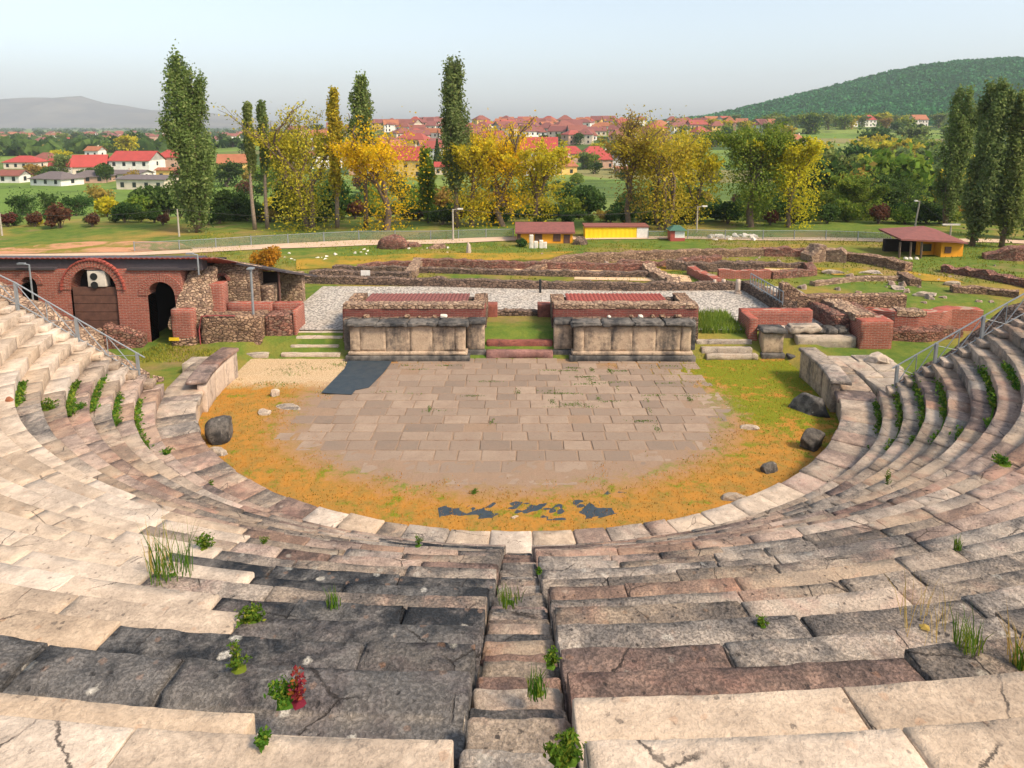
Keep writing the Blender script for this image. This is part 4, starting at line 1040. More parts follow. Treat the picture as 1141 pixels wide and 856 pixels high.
# column stumps
for i, (px, y0, y1, r_) in enumerate(((796, 321, 309, .13), (806, 320, 309, .16), (822, 325, 309, .18), (832, 322, 312, .14), (840, 325, 315, .14), (780, 320, 313, .13))):
    b = G(px, y0, 1.35); hgt = max(.5, (y0 - y1) / 780 * b.y * 1.02); zg = gz(b.x, b.y)
    cs = thing('column_stump', ['slim white column stump in front of the red cross wall', 'white column stump on a round pale base', 'tallest white column stump nearest the court', 'white column stump behind the tallest one', 'short white column stump at the right end of the group', 'shortest pale stump left of the white columns'][i], 'column', (b.x, b.y, zg), 'white column stumps in the ruins')
    m = MB(); m.tube([(b.x, b.y, zg + .15 + (hgt - .15) * q / 4) for q in range(5)], [r_, r_ * .97, r_ * .95, r_ * .93, r_ * .9], 12); m.build('shaft', M['wallpanel'], cs, True)
    m = MB(); m.tube([(b.x, b.y, zg - .1), (b.x, b.y, zg + .15)], r_ * 1.5, 14); m.build('base', M['wallpanel'], cs)
# bollards
for px, lab in ((602, 'black bollard post standing at the middle of the court edge'), (302, 'dark slim post by the left edge of the gravel court')):
    b = G(px, 325 if px > 500 else 320, 1.3); m = MB(); m.tube([(b.x, b.y, 1.2), (b.x, b.y, 2.15), (b.x, b.y, 2.2)], [.09, .09, .06], 10)
    tag(m.build('bollard', M['black']), lab, 'bollard')
b = G(409, 312, 1.3); m = MB(); m.box(b.x - .35, b.x + .35, b.y - .5, b.y - .46, 1.75, 2.15); m.box(b.x - .03, b.x + .03, b.y - .458, b.y - .42, 1.2, 1.8)
tag(m.build('info_board', M['whitepaint']), 'small white board standing before the left dark ruin wall', 'board')

# sandy floors
def patch(name, pts, mat, z=1.35, sub=1.0, dz=.05):
    q = [G(a, b, z) for a, b in pts]; bm = bmesh.new(); bm.faces.new([bm.verts.new((p.x, p.y, 0)) for p in q])
    for axx in (0, 1):
        lo = min(p[axx] for p in q); hi = max(p[axx] for p in q); c_ = math.floor(lo) + sub
        while c_ < hi:
            bmesh.ops.bisect_plane(bm, geom=bm.verts[:] + bm.edges[:] + bm.faces[:], plane_co=(c_, 0, 0) if axx == 0 else (0, c_, 0), plane_no=(1, 0, 0) if axx == 0 else (0, 1, 0)); c_ += sub
    for v_ in bm.verts: v_.co.z = gz(v_.co.x, v_.co.y) + dz
    bmesh.ops.recalc_face_normals(bm, faces=bm.faces[:])
    me = bpy.data.meshes.new(name); bm.to_mesh(me); bm.free(); me.materials.append(mat)
    if me.polygons and me.polygons[0].normal.z < 0: me.flip_normals()
    return structure(link(bpy.data.objects.new(name, me)))
M['sand'] = plain('pale_sand', (.68, .48, .3), (.56, .38, .24), .95, 1.2, 0, .3, .3, .1)
t = NT('orange_soil'); v = t.coord(); a = t.noise(v, .22, 7, .7, .8); f = t.noise(v, 3.5, 6, .7)
M['soil'] = t.done(t.mix(t.ramp(a, .47, .56), t.mix(f, (.62, .33, .2), (.4, .2, .11)), t.mix(f, (.30, .22, .05), (.12, .16, .03))), .97, t.bump(f, .8, .1), spec=.05)
M['road'] = plain('dirt_road', (.60, .45, .33), (.5, .37, .27), .95, .8, 0, .3, .3, .1)
M['dryturf'] = plain('ochre_turf', (.42, .24, .04), (.13, .17, .03), .97, .45, 0, .6, .4, .05)
patch('sandy_floor', [(548, 302.5), (730, 305), (728, 300), (610, 298.5), (560, 298)], M['sand'])
patch('sandy_floor', [(745, 318), (775, 322), (768, 306), (735, 303)], M['sand'])
patch('sandy_floor', [(845, 307), (903, 305), (895, 299), (825, 297)], M['sand'])
patch('sandy_floor', [(640, 310), (735, 312), (728, 308.5), (640, 307.5)], M['sand'])
patch('dry_bank', [(1005, 302), (1060, 309), (1075, 314), (1030, 312), (1000, 306)], M['dryturf'])
patch('dry_bank', [(700, 298), (800, 293), (860, 296), (890, 300), (800, 297), (730, 303)], M['dryturf'])
patch('dry_bank', [(905, 298), (960, 300), (985, 306), (930, 306)], M['dryturf'])
patch('dry_bank', [(330, 300), (400, 296), (520, 291), (610, 290), (640, 282), (560, 283), (440, 285), (370, 287), (330, 290)], M['dryturf'])
patch('excavated_soil', [(-60, 285), (60, 285), (150, 283), (215, 279), (200, 273), (150, 270.5), (100, 271), (60, 274), (0, 279), (-60, 281)], M['soil'], dz=.1)
patch('dirt_road', [(-20, 289), (150, 286), (240, 282), (400, 275.5), (560, 270.5), (640, 268), (800, 268), (990, 272), (1180, 276), (1180, 272), (990, 268), (800, 265.5), (640, 264.5), (560, 266), (400, 270), (240, 276), (150, 281), (-20, 284)], M['road'], dz=.06)
src = rock('stone_fragment', 'small brown stone scattered among the ruins on the right lawn', 1010, 326, .6, .3, .45, M['purple'], z=gz(*G(1010, 326, 1.3).xy), seed=70)
src['group'] = 'small stones among the right ruins'
for i in range(45):
    q = G(random.uniform(880, 1150), random.uniform(296, 345), 1.35); r_ = src.copy(); C.objects.link(r_)
    r_.location = (q.x, q.y, gz(q.x, q.y) - .02); s = random.uniform(.3, 1.3); r_.scale = (s, s * random.uniform(.7, 1.3), s * random.uniform(.5, 1.2)); r_.rotation_euler.z = random.uniform(0, 6)
for i in range(60):
    q = G(random.uniform(590, 880), random.uniform(283, 317), 1.35); r_ = src.copy(); C.objects.link(r_)
    r_['label'] = 'small brown stone scattered between the ruin walls behind the court'; r_['group'] = 'small stones between the ruin walls'
    r_.location = (q.x, q.y, gz(q.x, q.y) - .02); s = random.uniform(.25, .9); r_.scale = (s, s * random.uniform(.7, 1.3), s * random.uniform(.5, 1.2)); r_.rotation_euler.z = random.uniform(0, 6)
# ------------------------------------------------------------------ trees
def quads(cent, size, flat=.6, elong=1.6, nrm=None):
    """leaf-sized faces at the centres: arrays of vertices and faces"""
    n = len(cent); a = RNG.normal(size=(n, 3)); a /= np.linalg.norm(a, axis=1)[:, None]
    b = RNG.normal(size=(n, 3)); b -= (b * a).sum(1)[:, None] * a; b /= np.linalg.norm(b, axis=1)[:, None]
    s = size * RNG.uniform(.6, 1.35, (n, 1))
    u = a * s * elong * .5; w = b * s * .5
    v = np.stack([cent - u, cent + w, cent + u, cent - w], 1).reshape(-1, 3)
    f = np.arange(4 * n).reshape(-1, 4)
    return v, f
def crown(name, cent, size, mat, parent=None, elong=1.6):
    v, f = quads(np.asarray(cent, dtype=float), size, elong=elong)
    return mobj(name, v.tolist(), f.tolist(), mat, parent, local=True)
def clumps(centers, radii, per, squash=1.0):
    out = []
    for c, r in zip(centers, radii):
        n = max(3, int(per * r * r)); d = RNG.normal(size=(n, 3)); d /= np.linalg.norm(d, axis=1)[:, None]
        rr = r * RNG.uniform(.25, 1.0, (n, 1)) ** .6
        p = d * rr; p[:, 2] *= squash; out.append(np.asarray(c) + p)
    return np.concatenate(out)
def poplar_mesh(h, w, seed, leafn=5200, bare=.08, lean=0.0, ls=.34, trunks=1):
    """columnar poplar: (trunk MB, leaf centres)"""
    rg = random.Random(seed); mb = MB(); pts = []
    def prf(t):
        if t <= bare: return 0
        return min(1, (t - bare) / .16) ** .6 * (1 - max(0, (t - .74) / .27) ** 2.2) ** .5 * (.88 + .12 * math.sin(t * 11 + seed))
    for q in range(trunks):
        off = (q - (trunks - 1) / 2) * w * .24; hh = h * (1 - .12 * q)
        line = [(off * min(1, z / 3) + lean * z + .12 * math.sin(z * .4 + seed), .1 * cos(z * .5), z) for z in np.linspace(0, hh * .96, 10)]
        mb.tube(line, [max(.03, (.34 if trunks == 1 else .26) * (h / 20) * (1 - i / 10) ** .9) for i in range(10)], 7)
        nb = int(46 / trunks) + 8
        for i in range(nb):
            t0 = bare + (.9 - bare) * (i / nb) * .92 + rg.uniform(-.02, .02); t1 = min(.965, t0 + rg.uniform(.12, .24))
            an = rg.uniform(0, 2 * pi); r1 = prf(t1) * w / 2 * rg.uniform(.5, .95)
            p0 = Vector((off + lean * t0 * hh, 0, t0 * hh)); p1 = Vector((off + lean * t1 * hh + cos(an) * r1, sin(an) * r1, t1 * hh))
            mid = p0.lerp(p1, .5) + Vector((cos(an), sin(an), -.3)) * r1 * .25
            mb.tube([p0, mid, p1], [.07 * h / 20, .045 * h / 20, .012], 4)
            for _ in range(int(leafn / trunks / nb)):
                f = rg.random() ** .7; p = (p0.lerp(mid, f * 2) if f < .5 else mid.lerp(p1, f * 2 - 1))
                s = w * .075 * (1.25 - .45 * f)
                pts.append((p.x + rg.gauss(0, s), p.y + rg.gauss(0, s), p.z + rg.gauss(0, s * 1.9)))
    return mb, pts, ls
def broad_mesh(h, w, seed, leafn=4200, bare=.16, ls=.34, sparse_top=False, multi=1, droop=0.0, skirt=.34):
    rg = random.Random(seed); mb = MB(); pts = []; tips = []
    def grow_(p, d, L, r, lev):
        q = p + d * L; mid = p.lerp(q, .5) + Vector((rg.gauss(0, .06), rg.gauss(0, .06), rg.gauss(0, .03))) * L
        mb.tube([p, mid, q], [r, r * .8, r * .62], 6 if lev < 2 else 4, caps=False)
        if lev >= 2:
            for f in (.35, .7, 1.0): tips.append((p.lerp(q, f), L * (.5 if lev == 2 else .42), lev))
        if lev == 4: return
        n = (3, 3, 3, 2)[lev]
        for i in range(n):
            an = rg.uniform(0, 2 * pi); sp = rg.uniform(.28, .75) if lev else rg.uniform(.22, .5)
            nd = (d + Vector((cos(an) * sp, sin(an) * sp, rg.uniform(-.05, .3) - droop * .3 * (lev > 1)))).normalized()
            f = 1 if i == 0 else rg.uniform(.55, 1)
            grow_(p.lerp(q, f), nd, L * rg.uniform(.62, .82), r * (.68 if i == 0 else .5), lev + 1)
    for q in range(multi):
        an = rg.uniform(0, 2 * pi); tilt = .0 if multi == 1 else .16
        grow_(Vector((.25 * q - .1, 0, -.3)), Vector((cos(an) * tilt, sin(an) * tilt * .5, 1)).normalized(), h * (bare + .13), h * .019 / (1 + .2 * (multi - 1)), 0)
    P_ = np.array([t[0] for t in tips]); zmax = P_[:, 2].max(); xr = np.percentile(abs(P_[:, 0]), 93); yr = np.percentile(abs(P_[:, 1]), 93)
    sx, sz = w / 2 / (xr + .4), h / (zmax + .5)
    mb.v = [(x * sx, y * sx, z * sz) for x, y, z in mb.v]
    n = max(4, int(leafn / len(tips)))
    for (p, r, lev) in tips:
        k = n
        if sparse_top and p.z * sz > h * .72: k = max(2, n // 4)
        for _ in range(k):
            s = r * .42
            dz = rg.gauss(0, s); dz -= abs(rg.gauss(0, droop * r)) if droop else 0
            pts.append(((p.x + rg.gauss(0, s)) * sx, (p.y + rg.gauss(0, s)) * sx, max(.4, (p.z + dz) * sz)))
    nsk = int(leafn * skirt)
    ncl = 26
    for c_ in range(ncl):
        t_ = rg.uniform(.10, .78); an = rg.uniform(0, 6.28); rr = w * .5 * (.35 + .5 * math.sin(min(1, t_ * 1.5) * 1.6)) * rg.uniform(.25, 1.0)
        cx, cy, cz = cos(an) * rr, sin(an) * rr, t_ * h; cr = w * rg.uniform(.07, .13)
        mb.tube([(0, 0, cz * .8), (cx * .5, cy * .5, cz * .93), (cx, cy, cz)], [.035, .025, .01], 4, caps=False)
        for _ in range(nsk // ncl): pts.append((cx + rg.gauss(0, cr), cy + rg.gauss(0, cr), max(.3, cz + rg.gauss(0, cr * 1.25))))
    return mb, pts, ls
def shrub_mesh(h, w, seed, n=900, ls=.3):
    rg = random.Random(seed); mb = MB(); cs = []; rs = []
    for i in range(9):
        an = rg.uniform(0, 2 * pi); r = rg.uniform(0, .36) * w; z = rg.uniform(.3, .74) * h * (1 - .5 * r / w)
        cs.append((cos(an) * r, sin(an) * r, z)); rs.append(rg.uniform(.2, .32) * (w * .5 + h * .5))
        mb.tube([(0, 0, -.2), (cos(an) * r * .5, sin(an) * r * .5, z * .5), cs[-1]], [.05 * h / 3, .035 * h / 3, .012], 4, caps=False)
    per = n / sum(r * r for r in rs)
    p = clumps(cs, rs, per, .85); p[:, 2] = np.maximum(p[:, 2], .05)
    return mb, p.tolist(), ls
def plant(name, label, cat, spec, x, y, lmat, bmat='bark', group=None, zoff=0.0, rz=0.0, trunkname='trunk'):
    mb, pts, ls = spec
    t = thing(name, label, cat, (x, y, gz(x, y) - .05 + zoff), group); t.rotation_euler.z = rz
    mobj(trunkname, mb.v, mb.f, M[bmat], t, True, local=True)
    crown('crown', pts, ls, M[lmat], t)
    return t
def clone(src, x, y, label, s=1.0, rz=0.0, group=None, sz=None, z=None):
    r = src.copy(); C.objects.link(r); r.location = (x, y, (gz(x, y) if z is None else z) - .05); r.rotation_euler = (0, 0, rz); r.scale = (s, s, sz or s)
    r['label'] = label
    if group: r['group'] = group
    for ch in src.children:
        c = ch.copy(); C.objects.link(c); c.parent = r
        for g in ch.children: d = g.copy(); C.objects.link(d); d.parent = c
    return r
def spot(px, Y): return (px - PX0) / FPX * (Y * CT + (CAMZ - 1) * ST)
def size_at(px0, py_top, py_base, wpx, Y):
    dep = Y * CT + 12 * ST; return (py_base - py_top) / FPX * dep * 1.03, wpx / FPX * dep
# (px, top, base, width, Y, label, kind, leaf)
POP = [
 (219, 50, 276, 54, 76, 'tall dense green poplar, thickest of the columns left of the yellow trees', 'lpoplar', dict(leafn=30000, bare=.03, trunks=2, ls=.19), 'bark'),
 (284, 106, 268, 14, 78, 'slim poplar with long bare pale trunk, left one of a close pair', 'lpoplar', dict(leafn=5600, bare=.38, ls=.19), 'barkpale'),
 (299, 104, 268, 13, 79, 'slim poplar with long bare pale trunk, right one of a close pair', 'lpoplardark', dict(leafn=5600, bare=.36, ls=.19), 'barkpale'),
 (377, 88, 264, 19, 80, 'narrow poplar rising straight out of the olive tree', 'lolive', dict(leafn=7000, bare=.2, ls=.19), 'barkpale'),
 (408, 76, 264, 30, 80, 'dark topped poplar with thin lower trunk between olive and golden trees', 'lpoplar', dict(leafn=7500, bare=.4, ls=.19), 'bark'),
 (508, 58, 263, 38, 79, 'tall dark poplar behind the street lamp near the yellow trees', 'lpoplardark', dict(leafn=14000, bare=.2, ls=.19), 'bark'),
 (476, 160, 262, 22, 84, 'short blurred green poplar between the golden tree and the tall dark poplar', 'lgreen', dict(leafn=5600, bare=.05, ls=.19), 'bark'),
 (1052, 90, 276, 38, 80, 'leaning double topped poplar left of the dark poplar cluster', 'lpoplar', dict(leafn=17000, bare=.1, lean=.07, trunks=2, ls=.19), 'bark'),
 (1084, 82, 296, 38, 66, 'big dark poplar standing beside the orange shed', 'lpoplardark', dict(leafn=24000, bare=.06, lean=.06, ls=.19), 'bark'),
 (1117, 92, 298, 34, 65, 'poplar with straggly pale twigs right of the shed poplar', 'lpoplar', dict(leafn=17000, bare=.07, lean=.05, ls=.19), 'bark'),
 (1146, 112, 286, 38, 70, 'dark poplar cut off by the right edge of the photo', 'lpoplardark', dict(leafn=17000, bare=.05, lean=.04, ls=.19), 'bark'),
]
for i, (px, yt, yb, w_, Y, lab, lm, kw, bk) in enumerate(POP):
    h, w = size_at(px, yt, yb, w_, Y); h = (W(px, yt, Y).z - gz(spot(px, Y), Y)) * .975; plant('poplar_tree', lab, 'tree', poplar_mesh(h, w * (.86 if kw.get('trunks') else .98), i + 2, **kw), spot(px, Y), Y, lm, bk)
BRD = [
 (345, 102, 266, 112, 79, 'broad olive willow with thick forked trunk left of the narrow poplar', 'lolive', dict(leafn=12420, multi=2, sparse_top=True, ls=.18)),
 (322, 130, 264, 44, 86, 'thin olive tree half hidden behind the broad olive willow', 'lolive', dict(leafn=3643, sparse_top=True, ls=.18)),
 (432, 120, 266, 104, 78, 'golden orange tree with dark leaning trunk left of the tall dark poplar', 'lgold', dict(leafn=8610, sparse_top=True, ls=.18)),
 (528, 138, 264, 70, 80, 'bright yellow tree just right of the tall dark poplar', 'lyellow', dict(leafn=6955, ls=.18)),
 (563, 120, 266, 80, 81, 'golden tree with twiggy top above the orange cabin', 'lgold', dict(leafn=7948, sparse_top=True, ls=.18)),
 (600, 146, 262, 74, 82, 'yellow green tree in front of the tall white house', 'lyellow', dict(leafn=5961, ls=.18)),
 (703, 110, 262, 66, 79, 'sparse brownish tree with bare crown left of the broad olive one', 'lbrown', dict(leafn=4967, sparse_top=True, ls=.18)),
 (738, 112, 264, 94, 78, 'broad olive gold tree with several trunks above the red kiosk', 'lolive', dict(leafn=12585, multi=3, sparse_top=True, ls=.18)),
 (776, 138, 260, 64, 82, 'slender yellow green tree with leaning trunk behind the street lamp', 'lyellow', dict(leafn=4967, ls=.18)),
 (838, 126, 262, 84, 80, 'large rounded green tree beside the yellow one near the hill foot', 'lgreen', dict(leafn=15732, ls=.18, droop=.25)),
 (880, 144, 262, 70, 79, 'yellow willow leaning against the large green tree', 'lyellow', dict(leafn=7617, ls=.18, droop=.2)),
 (955, 188, 264, 72, 88, 'tall dark green tree in the middle of the right thicket', 'lgreen', dict(leafn=10266, bare=.1, ls=.18)),
 (922, 206, 262, 40, 92, 'small leafy tree at the left of the right thicket', 'lgreen', dict(leafn=3974, bare=.1, ls=.18)),
 (1000, 196, 264, 64, 94, 'dusky green tree left of the leaning poplar', 'ldark', dict(leafn=8280, bare=.08, ls=.18)),
 (262, 205, 258, 52, 88, 'compact dark green tree right of the thickest poplar', 'ldark', dict(leafn=7452, bare=.12, ls=.18)),
 (85, 214, 254, 30, 110, 'small rounded green tree in the left meadow', 'ldark', dict(leafn=3643, bare=.15, ls=.18)),
 (24, 212, 252, 34, 110, 'dark bushy tree near the left edge of the meadow', 'ldark', dict(leafn=3974, bare=.1, ls=.18)),
 (52, 210, 252, 26, 114, 'dark bush like tree between two meadow trees', 'ldark', dict(leafn=2814, bare=.08, ls=.18)),
 (1018, 176, 246, 52, 130, 'glowing yellow willow left of the leaning poplar', 'lyellow', dict(leafn=5961, bare=.1, ls=.28)),
 (955, 172, 236, 50, 140, 'yellow topped willow behind the right thicket', 'lyellow', dict(leafn=5961, bare=.1, ls=.3)),
 (1075, 180, 250, 46, 128, 'yellow willow seen between the leaning and the dark poplars', 'lyellow', dict(leafn=5298, bare=.1, ls=.28)),
]
broad = []
for i, (px, yt, yb, w_, Y, lab, lm, kw) in enumerate(BRD):
    h, w = size_at(px, yt, yb, w_, Y); h = (W(px, yt, Y).z - gz(spot(px, Y), Y)) * .97
    broad.append(plant('broadleaf_tree', lab, 'tree', broad_mesh(h, w, i + 40, **kw), spot(px, Y), Y, lm, 'bark'))
# conifer in the town
def conifer_mesh(h, w, seed):
    pts = []; mb = MB(); mb.tube([(0, 0, -.3), (0, 0, h)], [.2, .03], 6)
    for i in range(1500):
        t = random.random() ** 1.4; a = random.uniform(0, 2 * pi); r = w / 2 * (1 - t) * random.uniform(.4, 1)
        pts.append((cos(a) * r, sin(a) * r, h * (.06 + .94 * t) - r * .3))
    return mb, pts, .6
plant('spruce_tree', 'dark pointed spruce among the houses left of the tall dark poplar', 'tree', conifer_mesh(13, 5.5, 1), spot(489, 270), 265, 'ldark')

# hedgerow shrubs along the stream behind the fence
SH = []
for i, (lm, h, w, n) in enumerate((('ldark', 2.6, 3.6, 1500), ('lgreen', 2.4, 3.4, 1300), ('lred', 2.2, 2.6, 1000), ('lbrown', 2.8, 3.0, 600), ('ldark', 3.4, 3.2, 1500), ('lyellow', 2.0, 2.4, 900))):
    SH.append((lm, shrub_mesh(h, w, 80 + i, n, .2)))
proto = {}
KIND = ['dark green', 'fresh green', 'dark red', 'bare brownish', 'tall dark', 'yellowish']
rg = random.Random(5)
def shrub(k, x, y, s, label, group):
    if k in proto: return clone(proto[k], x, y, label, s, rg.uniform(0, 6.28), group, s * rg.uniform(.85, 1.2))
    o = plant('shrub', label, 'shrub', SH[k][1], x, y, SH[k][0], 'bark', group, trunkname='stems'); o.scale = (s, s, s); proto[k] = o; return o
px = -40
while px < 1180:
    Y = rg.uniform(81, 98); k = rg.choices(range(6), (6, 3, .5 if px > 260 else 2.5, 1.6, 4.5, .5))[0]
    if px < 215 and rg.random() < .55: px += 14; continue
    if px < 215: Y = rg.uniform(80, 86); 
    s = rg.uniform(.6, 1.15) * (.6 if px < 215 else 1.0)
    if 575 < px < 690: s *= .75
    shrub(k, spot(px, Y), Y, s, KIND[k] + ' shrub in the hedgerow behind the wire fence', 'hedgerow shrubs behind the fence')
    px += rg.uniform(6, 13) * (1.5 if px < 215 else .75)
for (px, Y, k, s) in ((68, 79, 2, 1.25), (40, 80, 2, .8), (103, 80, 2, .75), (10, 80, 2, .9), (150, 90, 1, 1.5), (170, 95, 0, 1.8), (185, 92, 4, 1.6), (120, 96, 5, 1.6), (140, 85, 0, 1.0), (200, 100, 0, 2.0)):
    shrub(k, spot(px, Y), Y, s, KIND[k] + ' bush on the slope left of the thickest poplar', 'bushes on the left slope')
p = G(302, 299, 1.4)
so = plant('shrub', 'round orange shrub behind the stone annex', 'shrub', shrub_mesh(2.1, 3.2, 99, 2200, .13), p.x, p.y, 'lorange', trunkname='stems')
p = G(583, 277, 1.4); plant('shrub', 'small dark bush at the left corner of the orange cabin', 'shrub', shrub_mesh(1.0, 1.8, 98, 700, .12), p.x, p.y + 1, 'ldark', trunkname='stems')

# woods of the middle distance: individual crowns
WOOD = []
for i, (lm, h, w, n) in enumerate((('ldark', 9, 9, 800), ('lgreen', 8, 10, 800), ('lolive', 9, 9, 700), ('lyellow', 8, 8, 700), ('lbrown', 8, 8, 500), ('lpoplar', 10, 8, 800))):
    mb, pts, ls = broad_mesh(h, w, 120 + i, leafn=n * 2, bare=.06, ls=.6); WOOD.append((lm, (mb, pts, ls)))
wproto = {}
WK = ['dark green', 'mid green', 'olive', 'yellow', 'brownish', 'grey green']
def wood(k, px, Y, s, where, group):
    x = spot(px, Y); lab = WK[k] + ' tree ' + where
    if k in wproto: return clone(wproto[k], x, Y, lab, s, rg.uniform(0, 6.28), group, s * rg.uniform(.8, 1.15))
    o = plant('woodland_tree', lab, 'tree', WOOD[k][1], x, Y, WOOD[k][0], 'bark', group); o.scale = (s, s, s); wproto[k] = o; return o
for i in range(105):
    px = rg.uniform(868, 1190); Y = 105 + 500 * rg.random() ** 1.5
    if px < 905 and Y < 160: continue
    if 930 < px < 1010 and 118 < Y < 150: continue
    wood(rg.choices(range(6), (3, 5, 3.5, .25, .9, 3))[0], px, Y, rg.uniform(.65, 1.2) * (1 + Y / 700), 'in the woods at the foot of the hill', 'trees of the woods below the hill')
for i in range(34):
    px = rg.uniform(640, 880); Y = rg.uniform(230, 560)
    wood(rg.choices(range(6), (4, 4, 2, .4, 1, 2))[0], px, Y, rg.uniform(.45, .8) * (1 + Y / 900), 'among the houses right of the town', 'trees among the hillside houses')
for i in range(60):
    px = rg.uniform(430, 800); Y = rg.uniform(250, 520)
    wood(rg.choices(range(6), (4, 3, 1.5, 1, 1, 1))[0], px, Y, rg.uniform(.35, .6) * (1 + Y / 900), 'among the houses of the hillside town', 'trees among the hillside houses')
for i in range(44):
    px = rg.uniform(800, 1010); Y = rg.uniform(480, 760)
    wood(rg.choices(range(6), (4, 5, 3, .3, 1, 3))[0], px, Y, rg.uniform(.9, 1.5), 'on the rise at the foot of the wooded hill', 'trees on the rise below the hill')
for i in range(14):
    px = rg.uniform(455, 640); Y = rg.uniform(105, 200)
    wood(rg.choices(range(6), (5, 4, 2, .3, 2, 2))[0], px, Y, rg.uniform(.3, .5), 'along the meadow ditch behind the yellow trees', 'small trees along the meadow ditch')
for i in range(110):
    px = rg.uniform(-30, 870); Y = rg.choice((100, 122, 150, 185, 225)) + rg.gauss(0, 5)
    if px < 230 and (Y < 140 or rg.random() < .5): continue
    shrub(rg.choices(range(6), (5, 3, .6, 2, 3, .6))[0], spot(px, Y), Y, rg.uniform(1.0, 2.2), 'shrub of the meadow hedges beyond the tree row', 'shrubs of the meadow hedges')
for i in range(46):
    px = rg.uniform(-30, 440); Y = 190 + 900 * rg.random() ** 1.4
    wood(rg.choices(range(6), (4, 4, 2, .8, 2.5, 3))[0], px, Y, rg.uniform(.45, .8) * (1 + Y / 900), 'on the plain among the left village houses', 'trees of the left village and plain')
wood(3, 144, 400, 1.7, 'big and solitary beyond the left village roofs', None); wood(3, 167, 300, .95, 'small beside the big solitary yellow one', None)
wood(0, 155, 520, 1.9, 'big and dark behind the solitary yellow tree', None)

# distant tree belts on the plain and trees on the wooded hill, too many to count
def scatter(name, items, mat, leafn=14):
    cs = []
    for (x, y, z, r, h) in items:
        n = leafn; d = RNG.normal(size=(n, 3)); d /= np.linalg.norm(d, axis=1)[:, None]
        p = d * RNG.uniform(.5, 1, (n, 1)) * np.array([r, r, h / 2]); p[:, 2] += h / 2; cs.append(p + np.array([x, y, z]))
    cs = np.concatenate(cs); v, f = quads(cs, items[0][3] * .85, elong=1.3)
    return stuff(mobj(name, v.tolist(), f.tolist(), M[mat]))
dg = bpy.context.evaluated_depsgraph_get(); dg.update()
from mathutils.bvhtree import BVHTree
bv = BVHTree.FromPolygons([v.co for v in hill.data.vertices], [tuple(p.vertices) for p in hill.data.polygons])
for nm, mt, cnt in (('hill_forest', 'lhill', 3600), ('hill_forest', 'lhilldark', 5600)):
    it = []
    while len(it) < cnt:
        x = rg.uniform(60, 1750); y = HILLY - 620 + 660 * rg.random()
        hit = bv.ray_cast(Vector((x, y, 900)), Vector((0, 0, -1)))
        if hit[0] is None or hit[0].z < gz(x, y) + 1: continue
        pq = P(x, y, hit[0].z)
        if pq[0] < 560 or pq[0] > 1230: continue
        cl = nz(x * .012, y * .012, 3)
        if (mt == 'lhill') != (cl > .05) and rg.random() < .75: continue
        it.append((x, y, hit[0].z - 1, rg.uniform(3, 6), rg.uniform(5, 9)))
    scatter(nm, it, mt, 12)
it = []
for i in range(900):
    Y = 420 + 3600 * rg.random() ** 1.3; px = rg.uniform(-60, 470); x = spot(px, Y)
    if nz(x * .004, Y * .006, 9) < -.02: continue
    if px > 330 and Y < 900: continue
    it.append((x, Y, gz(x, Y) - .5, rg.uniform(3, 9) * (1 + Y / 3000), rg.uniform(4, 8)))
scatter('plain_tree_belts', it, 'ldark', 16)

